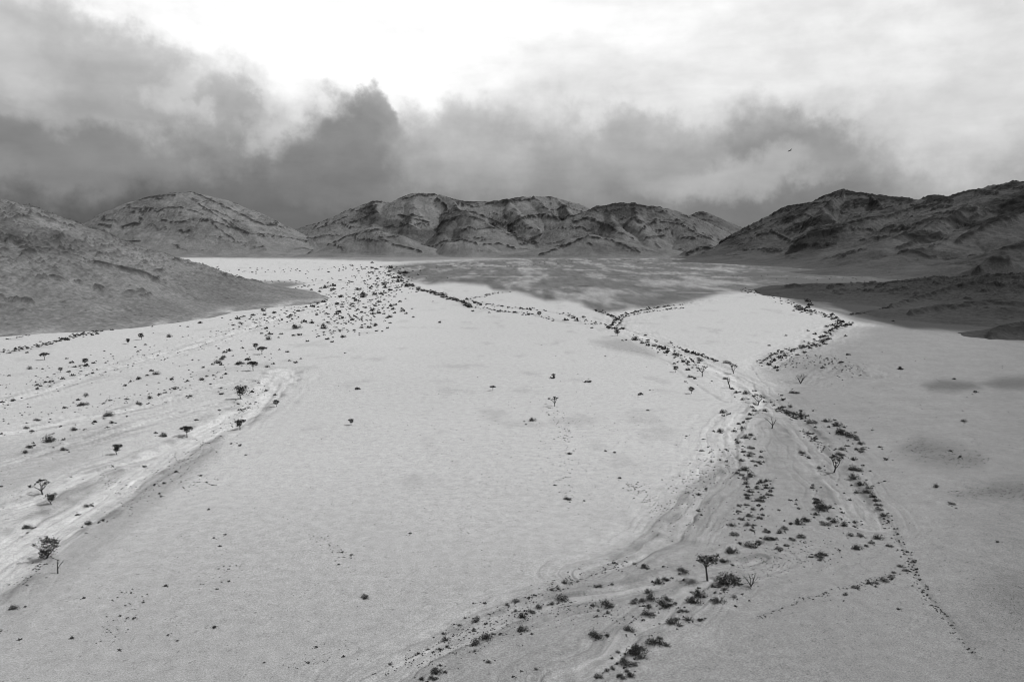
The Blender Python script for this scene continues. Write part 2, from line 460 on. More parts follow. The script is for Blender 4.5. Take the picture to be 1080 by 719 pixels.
HILLS['right'] = dict(step=3.2, alb=.056, rock=.007, face=.72, rough=3.4, strata=46, bound=(300, 2500, 620, 3900), rmask=-.14, foot=.5, footalb=.065, label='dark rugged mountain range along the right side of the valley',
    ridges=[([(768, 250, 3350, 110), (782, 242, 3300, 170), (800, 234, 3250, 240), (815, 226, 3200, 320), (832, 218, 3150, 330), (847, 216, 3100, 390), (852, 213.5, 3080, 420), (858, 211, 3050, 460), (875, 205, 3000, 540), (887, 201, 2960), (905, 204, 2900), (925, 206, 2830), (945, 209, 2760), (962, 210, 2700), (985, 212, 2650), (1020, 215, 2600)], 620, .4),
            ([(962, 218, 2350), (975, 208, 2330), (986, 206, 2300), (1000, 210, 2250), (1020, 203, 2180), (1045, 197, 2100), (1068, 192, 2030), (1090, 192, 1960), (1160, 180, 1850), (1280, 190, 1700)], 680, .35),
            ([(986, 206, 2300), (960, 221, 2200), (933, 229, 2120), (891, 238, 2080, 190), (860, 249, 2080, 120), (838, 257, 2150, 50)], 230, .4),
            ([(887, 201, 2960), (880, 216, 2780), (862, 230, 2640, 190), (845, 244, 2540, 110), (826, 256, 2480, 50)], 230, .4),
            ([(925, 206, 2830), (925, 220, 2600), (905, 232, 2420)], 200, .4),
            ([(1045, 197, 2100), (1040, 212, 1920), (1005, 226, 1840), (975, 240, 1760), (945, 252, 1700)], 220, .4),
            ([(1170, 190, 1750), (1110, 212, 1640), (1076, 226, 1580), (1047, 231, 1560), (1026, 246, 1500), (1006, 257, 1450), (975, 268, 1400)], 240, .4),
            ([(1140, 238, 1400), (1100, 250, 1320), (1076, 262, 1260), (1050, 274, 1200)], 200, .4),
            ([(1030, 285, 1060), (1040, 276, 1060), (1054, 271, 1060), (1066, 277, 1060), (1074, 287, 1060)], 46, .5)])
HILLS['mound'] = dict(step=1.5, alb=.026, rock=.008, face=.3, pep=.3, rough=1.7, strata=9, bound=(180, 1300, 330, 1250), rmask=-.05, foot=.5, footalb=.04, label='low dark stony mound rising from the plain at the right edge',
    ridges=[([(1300, 285, 760, 330), (1180, 287, 800, 320), (1080, 290, 800, 290), (1058, 291, 800, 255), (1030, 295, 790, 205), (1008, 302, 770, 160), (985, 309, 740, 115), (958, 316, 690, 75), (935, 324, 630, 40)], 330, .3),
            ([(1320, 326, 500), (1180, 327, 520), (1090, 325, 545), (1050, 324, 560), (1000, 326, 570, 80), (955, 330, 575, 40)], 110, .4),
            ([(828, 303, 880), (842, 299, 900), (863, 298, 910), (884, 303, 880)], 42, .5),
            ([(1038, 356, 440), (1052, 349, 440), (1070, 343, 440), (1110, 338, 440)], 34, .6)])


LEDGES = {  # where the photograph shows bands of bare dark rock: photo path, half thickness px
 'left': [([(100, 277), (127, 283), (147, 288), (167, 295)], 1.6), ([(0, 250), (20, 258), (50, 265)], 1.0), ([(33, 225), (57, 233), (80, 240)], .8), ([(40, 290), (80, 296), (110, 305)], .8), ([(0, 312), (20, 315), (35, 318)], 1.2)],
 'dome': [([(130, 240), (147, 235), (150, 225)], 2.6), ([(105, 237), (117, 239)], 1.6), ([(120, 260), (137, 255), (147, 254)], 1.3), ([(170, 232), (183, 235), (200, 233)], 1.5), ([(205, 204), (227, 213), (247, 223), (277, 237)], 1.3),
          ([(207, 213), (233, 230), (250, 242)], .8), ([(217, 230), (233, 243), (253, 257)], .8), ([(147, 210), (167, 207), (185, 206)], 1.2), ([(160, 220), (190, 218), (215, 226)], .7)],
 'central': [([(347, 258), (370, 248), (400, 242)], 1.1), ([(370, 235), (387, 230), (397, 217)], 1.8), ([(415, 258), (433, 262), (445, 266)], 1.2), ([(420, 227), (440, 232), (453, 235)], 1.3), ([(423, 235), (433, 240)], 1.2),
          ([(462, 210), (468, 215), (473, 223)], 1.6), ([(460, 243), (467, 235), (487, 228)], 2.2), ([(457, 260), (467, 255), (487, 253), (503, 257)], 1.1), ([(510, 258), (527, 257), (543, 262)], 1.0), ([(513, 215), (540, 212), (563, 210)], 1.1),
          ([(530, 237), (543, 247), (550, 258)], 1.8), ([(553, 258), (567, 250), (577, 245)], 2.0), ([(533, 240), (553, 230), (573, 227), (597, 233)], 2.6), ([(335, 241), (350, 236), (366, 228)], .9), ([(425, 210), (440, 206), (458, 206)], 1.0),
          ([(480, 222), (500, 224), (520, 232), (540, 243)], 1.0), ([(400, 250), (420, 250)], .8), ([(380, 222), (395, 216)], 1.4)],
 'central_right': [([(605, 227), (617, 222), (635, 219)], 1.4), ([(605, 234), (620, 230), (635, 236)], 2.0), ([(570, 269), (597, 259), (620, 249)], 1.3), ([(620, 249), (645, 254), (675, 266)], 1.1), ([(675, 244), (685, 236), (692, 234)], 1.9),
          ([(682, 251), (700, 249)], 1.6), ([(720, 251), (733, 251)], 1.6), ([(697, 234), (720, 237), (732, 245), (752, 254)], 1.1), ([(725, 268), (740, 261), (757, 264)], 2.2), ([(770, 261), (782, 261)], 2.0), ([(650, 217), (668, 216), (690, 220)], .9), ([(640, 236), (655, 246), (668, 252)], .9)],
 'gap': [([(728, 230), (740, 225), (750, 229)], 1.2), ([(732, 234), (745, 240), (755, 247)], 1.6)],
 'saddle': [([(300, 246), (318, 243), (332, 246)], .8)],
 'right': [([(816, 226), (833, 216), (847, 216)], 1.8), ([(852, 213), (872, 205), (886, 202), (902, 204)], 1.8), ([(905, 204), (936, 208), (961, 212)], 2.6), ([(891, 217), (908, 213), (924, 215)], 5.0), ([(833, 244), (852, 236), (872, 231)], 5.5),
          ([(836, 255), (861, 242), (891, 237), (913, 231), (936, 229)], 1.7), ([(936, 229), (958, 222), (986, 216)], 1.6), ([(799, 248), (816, 245), (833, 254)], 1.4), ([(1010, 255), (1030, 242), (1047, 233), (1072, 227)], 3.4),
          ([(947, 263), (974, 252), (991, 247)], 2.6), ([(1063, 216), (1085, 204)], 3.0), ([(963, 238), (986, 230), (1002, 233)], 2.4), ([(1030, 202), (1052, 204)], 2.0), ([(1033, 284), (1047, 274), (1063, 276)], 4.0), ([(975, 208), (990, 208), (1004, 212)], 2.4),
          ([(940, 244), (965, 240)], 1.4), ([(1015, 222), (1030, 220)], 2.0)],
 'mound': [([(940, 323), (985, 309), (1008, 302), (1040, 295), (1085, 291)], 1.6), ([(960, 330), (1000, 322), (1050, 318), (1085, 322)], 2.0), ([(1045, 352), (1062, 346), (1085, 343)], 4.5)],
}


def hill_height(spec, X, Y):
    H = np.full(X.shape, -5.0); S = np.zeros(X.shape); Q = np.ones(X.shape)
    st = spec['strata']
    wx = X + st * 1.1 * fbm(X / (st * 4.5), Y / (st * 4.5), 3, 201)
    wy = Y + st * 1.1 * fbm(X / (st * 4.5), Y / (st * 4.5), 3, 202)
    first = True
    for ri, (pts, w, rnd) in enumerate(spec['ridges']):
        P = [at_depth(*p[:3]) for p in pts]
        WW = [p[3] if len(p) > 3 else w for p in pts]
        bx = wx if ri else X + (wx - X) * .5
        by = wy if ri else Y + (wy - Y) * .5
        best = np.full(X.shape, -5.0); barc = np.zeros(X.shape); bq = np.ones(X.shape)
        run = 0
        for (x0, y0, z0), (x1, y1, z1), w0, w1 in zip(P[:-1], P[1:], WW[:-1], WW[1:]):
            dx, dy = x1 - x0, y1 - y0
            L2 = dx * dx + dy * dy + 1e-6
            t = np.clip(((bx - x0) * dx + (by - y0) * dy) / L2, 0, 1)
            d = np.hypot(bx - (x0 + t * dx), by - (y0 + t * dy))
            zr = z0 + t * (z1 - z0)
            w = w0 + t * (w1 - w0)
            q = np.clip(d / w, 0, 1); p = 1 - q
            prof = rnd * p * p * (3 - 2 * p) + (1 - rnd) * (.45 * p + .55 * p ** 2.2)
            h = zr * prof + (-3.0) * (q >= 1) - (d > w) * (d - w) * .01
            m = h > best
            best = np.where(m, h, best); barc = np.where(m, run + t * math.sqrt(L2), barc); bq = np.where(m, q, bq)
            run += math.sqrt(L2)
        m = best > H
        k = 0.05 * np.maximum(np.maximum(best, H), 1) + .5       # soft maximum
        hh = np.clip(.5 + .5 * (best - H) / k, 0, 1)
        H = H + (best - H) * hh + k * hh * (1 - hh) * .6
        S = np.where(m, barc + 4000 * ri, S); Q = np.where(m, bq, Q)
    return H, S, Q


def build_hill(key):
    sp = HILLS[key]
    x0, x1, y0, y1 = sp['bound']; st = sp['step']
    xs = np.arange(x0, x1, st); ys = np.arange(y0, y1, st)
    X, Y = np.meshgrid(xs, ys)
    shp = X.shape
    X = X.ravel(); Y = Y.ravel()
    # leave out what lies far outside the view
    H, S, Q = hill_height(sp, X, Y)
    amp = np.clip(H / (sp['strata'] * 1.6), 0, 1)
    rl = sp['strata'] * 1.1
    mid = np.clip(4 * Q * (1 - Q), 0, 1)
    # gullies run down the slope, rubble everywhere
    gul = ridged(S / rl + .6 * noise(X / 90, Y / 90, 3), Q * 1.6 + S * 0, 3, 300)
    H2 = H + amp * mid * sp['rough'] * 2.2 * (gul - .35)
    H2 += amp * sp['rough'] * 1.6 * fbm(X / (st * 18), Y / (st * 18), 4, 310, .55)
    H2 += amp * sp['rough'] * 1.15 * ridged(X / (st * 7), Y / (st * 7), 4, 320, .62)
    # rock ledges that follow tilted strata, broken into pieces
    per = sp['strata']
    Lc = H + .10 * X + .05 * Y + per * 1.5 * fbm(X / (per * 7), Y / (per * 7), 3, 330) + per * .25 * fbm(X / (per * .8), Y / (per * .8), 2, 331)
    fr = Lc / per - np.floor(Lc / per)
    brk = fbm(X / (per * 2.6), Y / (per * 2.6), 4, 340) + .35 * fbm(X / (st * 7), Y / (st * 7), 2, 341)
    led = smooth(.0, .08, fr) * smooth(.30, .12, fr) * smooth(sp['rmask'] + .02, sp['rmask'] + .26, brk)
    led *= smooth(-.35, .15, fbm(X / (st * 3.2), Lc / (st * 1.6), 2, 342))
    crest = smooth(.10, .0, Q) * smooth(-.05, .35, brk + .1)
    rock = np.clip(led + .75 * crest * smooth(.2, .5, amp), 0, 1) * smooth(.12, .4, amp)
    # small outcrops strung out along the bedding
    dash = smooth(.20, .50, fbm(X / (st * 7), Lc / (st * 1.7), 3, 350, .6)) * smooth(-.25, .35, fbm(X / (per * 3), Y / (per * 3), 3, 352) + sp['rmask'] * -1.0)
    spots = smooth(.30, .6, fbm(X / (st * 2.6), Y / (st * 2.6), 2, 351)) * smooth(-.2, .4, brk)
    pep = smooth(.36, .6, noise(X / (st * 1.5), Y / (st * 1.8), 357)) * smooth(-.3, .3, brk + sp.get('pep', 0))
    rock = np.clip(rock + .7 * pep * amp, 0, 1)
    rock = np.clip(rock + (.75 * dash + .45 * spots) * amp, 0, 1)
    # whole faces of darker rock
    face = smooth(.06, .30, fbm(X / (per * 6), Y / (per * 6), 4, 355) + .3 * brk) * amp
    uu, vv = plain_uv(X, np.maximum(Y, 50), H2)
    uu = uu + 2.2 * fbm(X / (st * 9), Y / (st * 9), 3, 381); vv = vv + 1.6 * fbm(X / (st * 8), Y / (st * 8), 3, 382)
    for pts, w in LEDGES.get(key, []):
        us = [a[0] for a in pts]; vs_ = [a[1] for a in pts]
        m = (uu > min(us) - 14) & (uu < max(us) + 14) & (vv > min(vs_) - 14) & (vv < max(vs_) + 14)
        if not m.any(): continue
        d, _ = poly_dist(uu[m], vv[m], pts)
        k = smooth(w * 1.3, w * .35, d) * smooth(-.45, .1, fbm(X[m] / (st * 6), Y[m] / (st * 6), 3, 383, .65))
        rock[m] = np.maximum(rock[m], k)
    H2 += rock * sp['rough'] * 1.5
    alb = sp['alb'] * (1 + .20 * fbm(X / (per * 5), Y / (per * 5), 3, 360) + .22 * fbm(X / (st * 4), Y / (st * 4), 3, 361, .7))
    alb *= 1 + .30 * amp * fbm(S / (rl * .5) + .8 * noise(X / 60, Y / 60, 363), Q * 2.2, 3, 364, .6)
    # paler scree threads down the gullies
    alb *= 1 + .22 * smooth(.25, -.2, gul) * mid * amp
    alb *= 1 - sp.get('face', .25) * face
    alb = alb * (1 - rock) + sp['rock'] * rock
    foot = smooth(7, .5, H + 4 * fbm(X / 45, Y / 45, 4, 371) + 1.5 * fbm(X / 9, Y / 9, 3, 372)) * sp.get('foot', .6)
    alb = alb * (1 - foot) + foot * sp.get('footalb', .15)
    if key == 'left':
        toe = smooth(4.2, .8, H + 2.2 * fbm(X / 30, Y / 60, 4, 373)) * smooth(-.15, .3, fbm(X / 14, Y / 40, 4, 374))
        alb = alb * (1 - .7 * toe) + .7 * toe * .33
    Z = H2 - 1.0
    keep = (Z > -1.6)
    nr, nc = shp
    idx = np.arange(nr * nc).reshape(shp)
    q = np.stack([idx[:-1, :-1], idx[:-1, 1:], idx[1:, 1:], idx[1:, :-1]], -1).reshape(-1, 4)
    q = q[keep[q].any(1)]
    used = np.unique(q)
    rem = np.full(nr * nc, -1); rem[used] = np.arange(len(used))
    V = np.stack([X, Y, np.maximum(Z, -2.5)], 1)[used]
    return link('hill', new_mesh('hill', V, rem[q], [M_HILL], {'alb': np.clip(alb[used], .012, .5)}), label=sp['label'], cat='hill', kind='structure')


# ------------------------------------------------------------------ plants: meshes of one metre size
class MB:
    def __init__(s): s.v = []; s.f = []; s.m = []

    def tube(s, pts, rad, n=5, mat=0):
        base = len(s.v)
        for k, (p, r) in enumerate(zip(pts, rad)):
            p = np.array(p)
            a = np.array(pts[min(k + 1, len(pts) - 1)]) - np.array(pts[max(k - 1, 0)])
            a = a / (np.linalg.norm(a) + 1e-9)
            h = np.array([1, 0, 0]) if abs(a[0]) < .8 else np.array([0, 1, 0])
            e1 = np.cross(a, h); e1 /= np.linalg.norm(e1); e2 = np.cross(a, e1)
            for i in range(n):
                t = 2 * math.pi * i / n
                s.v.append(tuple(p + r * (math.cos(t) * e1 + math.sin(t) * e2)))
        for k in range(len(pts) - 1):
            for i in range(n):
                j = (i + 1) % n
                s.f.append((base + k * n + i, base + k * n + j, base + (k + 1) * n + j, base + (k + 1) * n + i)); s.m.append(mat)

    def leaf(s, c, size, mat=0):
        a = np.array([random.gauss(0, 1) for _ in range(3)]); a /= np.linalg.norm(a)
        b = np.cross(a, [random.gauss(0, 1) for _ in range(3)]); b /= np.linalg.norm(b) + 1e-9
        base = len(s.v); c = np.array(c)
        w = size * random.uniform(.6, 1.2); h = size * random.uniform(.3, .7)
        for (i, j) in ((-1, -.4), (.2, -1), (1, .4), (-.2, 1)):
            s.v.append(tuple(c + a * w * i * .5 + b * h * j * .5))
        s.f.append((base, base + 1, base + 2, base + 3)); s.m.append(mat)

    def mesh(s, name, mats):
        return new_mesh(name, np.array(s.v), np.array(s.f), mats, smoothf=False, mat_index=s.m)


def branch(mb, p, d, L, r, depth, tips, spread=.6, up=.15, mat=0):
    """a limb that bends and forks"""
    pts = [p]; rad = [r]; cur = np.array(p, float); dr = np.array(d, float)
    n = 3
    for k in range(n):
        dr = dr + np.array([random.gauss(0, .16), random.gauss(0, .16), random.gauss(0, .10) + up * .2]); dr /= np.linalg.norm(dr)
        cur = cur + dr * L / n
        pts.append(tuple(cur)); rad.append(r * (1 - .45 * (k + 1) / n))
    mb.tube(pts, rad, 5 if r > .012 else 3, mat)
    if depth == 0:
        tips.append(tuple(cur)); return
    for _ in range(random.choice((2, 2, 3))):
        nd = dr + np.array([random.gauss(0, spread), random.gauss(0, spread), random.gauss(0, spread * .5) + up]); nd /= np.linalg.norm(nd)
        branch(mb, tuple(cur), nd, L * random.uniform(.55, .85), rad[-1] * .8, depth - 1, tips, spread, up, mat)


def acacia_meshes(shape, seed):
    """unit height, base at the origin.  Returns trunk and crown meshes"""
    random.seed(seed)
    tb = MB(); cb = MB(); tips = []
    fork = dict(umbrella=.42, funnel=.25, round=.38, tall=.55, lean=.12)[shape]
    lean = random.uniform(-.08, .08)
    tb.tube([(0, 0, -.06), (0, 0, 0), (lean * .5, .02, fork * .5), (lean, .01, fork)], [.055, .045, .036, .032], 7)
    wid = dict(umbrella=.62, funnel=.42, round=.36, tall=.33, lean=.42)[shape]
    z0, z1 = dict(umbrella=(.66, 1.0), funnel=(.42, 1.0), round=(.42, 1.0), tall=(.72, 1.0), lean=(.12, 1.0))[shape]
    nl = random.randint(4, 6)
    for k in range(nl):
        t = 2 * math.pi * (k + random.random() * .5) / nl
        ti = []
        branch(tb, (lean, .01, fork), (math.cos(t) * .75, math.sin(t) * .75, .8), (z1 - fork) * .52, .024, 2, ti, .45, .1)
        tips += ti
    # leaf clumps round the twig tips and through the crown, with gaps
    cl = list(tips)
    for _ in range(46):
        t = random.uniform(0, 2 * math.pi); rr = wid * math.sqrt(random.random())
        zz = z0 + (z1 - z0) * random.random()
        if shape == 'funnel': rr *= .35 + .65 * (zz - z0) / (z1 - z0)
        if shape == 'umbrella': zz = z0 + (z1 - z0) * (random.random() ** .6) * (1 - .5 * (rr / wid) ** 2)
        if shape in ('round',): rr *= math.sqrt(max(0, 1 - (2 * (zz - z0) / (z1 - z0) - 1) ** 2)) + .15
        if shape == 'lean':
            rr *= .5 + .5 * math.sin(math.pi * (zz - z0) / (z1 - z0))
        cl.append((rr * math.cos(t) + (.42 * (zz - .3) if shape == 'lean' else 0), rr * math.sin(t), zz))
    for c in cl:
        if random.random() < .12: continue
        if shape == 'tall' and random.random() < .66: continue
        s = random.uniform(.05, .10)
        if c[2] > 1.02 or math.hypot(c[0], c[1]) > wid * 1.15: continue
        for _ in range(random.randint(22, 36)):
            q = (c[0] + random.gauss(0, s), c[1] + random.gauss(0, s), c[2] + random.gauss(0, s * .6))
            cb.leaf(q, random.uniform(.05, .105))
    return tb.mesh('trunk', [M_BARK]), cb.mesh('crown', [M_LEAF])


def bare_meshes(shape, seed):
    random.seed(seed)
    tb = MB(); bb = MB(); tips = []
    if shape == 'multi':
        for k in range(7):
            t = 2 * math.pi * k / 7 + random.random() * .5
            branch(bb, (0, 0, .05), (math.cos(t) * .7, math.sin(t) * .7, 1), .48, .036, 2, tips, .35, .15)
        tb.tube([(0, 0, -.06), (0, 0, .02), (.01, 0, .1)], [.07, .06, .045], 7)
    else:
        fork = dict(wye=.38, forked=.22, bent=.45, gnarled=.3, sparse=.4)[shape]
        lx = dict(wye=0, forked=.05, bent=-.12, gnarled=.08, sparse=.04)[shape]
        tb.tube([(0, 0, -.06), (0, 0, 0), (lx * .4 + .02, 0, fork * .5), (lx, .02, fork)], [.075, .06, .05, .045], 7)
        n = dict(wye=3, forked=3, bent=3, gnarled=5, sparse=5)[shape]
        for k in range(n):
            t = 2 * math.pi * (k + .4 * random.random()) / n
            if shape in ('wye', 'forked'): t = (0 if k == 0 else math.pi if k == 1 else math.pi / 2) + random.uniform(-.3, .3)
            branch(bb, (lx, .02, fork - .01), (math.cos(t) * (.42 if shape in ('wye', 'forked', 'bent') else .7), math.sin(t) * .4, .85), (1 - fork) * .58, .040, 2, tips, .42, .12)
        if shape in ('gnarled', 'sparse'):
            for c in tips:
                if random.random() < (.95 if shape == 'gnarled' else .6):
                    for _ in range(34):
                        bb.leaf((c[0] + random.gauss(0, .04), c[1] + random.gauss(0, .04), c[2] + random.gauss(0, .03)), .065, 1)
    return tb.mesh('trunk', [M_BARK]), bb.mesh('branches', [M_BARK, M_LEAF])


def shrub_mesh(kind, seed):
    """unit width; dome, wide, ragged, twiggy, upright"""
    random.seed(seed)
    mb = MB(); tips = []
    hgt = dict(dome=.52, wide=.34, ragged=.55, twiggy=.6, upright=.8)[kind]
    ns = dict(dome=9, wide=10, ragged=10, twiggy=12, upright=9)[kind]
    lobes = [(random.uniform(-.28, .28), random.uniform(-.28, .28), random.uniform(.5, 1)) for _ in range(5)]
    for k in range(ns):
        t = random.uniform(0, 2 * math.pi); el = random.uniform(.35, 1.3)
        L = random.uniform(.28, .5)
        d = (math.cos(t) * math.cos(el), math.sin(t) * math.cos(el), math.sin(el) * hgt * 2)
        n = math.sqrt(sum(a * a for a in d)); d = tuple(a / n for a in d)
        branch(mb, (d[0] * .03, d[1] * .03, -.02), d, L * .6, .014, 1, tips, .45, .05, 1)
    nleaf = dict(dome=640, wide=600, ragged=480, twiggy=130, upright=500)[kind]
    for _ in range(nleaf):
        lx, ly, lr = random.choice(lobes)
        t = random.uniform(0, 2 * math.pi); ph = math.acos(random.random()); rr = random.random() ** .45
        q = (lx + .25 * rr * math.cos(t) * math.sin(ph) * 1.1, ly + .25 * rr * math.sin(t) * math.sin(ph) * 1.1, hgt * lr * rr * math.cos(ph) + .01)
        mb.leaf(q, random.uniform(.035, .085), 0)
    for c in tips:
        if c[2] < hgt * 1.05:
            for _ in range(2 if kind == 'twiggy' else 6):
                mb.leaf((c[0] + random.gauss(0, .035), c[1] + random.gauss(0, .035), max(0, c[2] + random.gauss(0, .025))), random.uniform(.03, .06), 0)
    return mb.mesh('shrub', [M_SHRUB, M_TWIG])

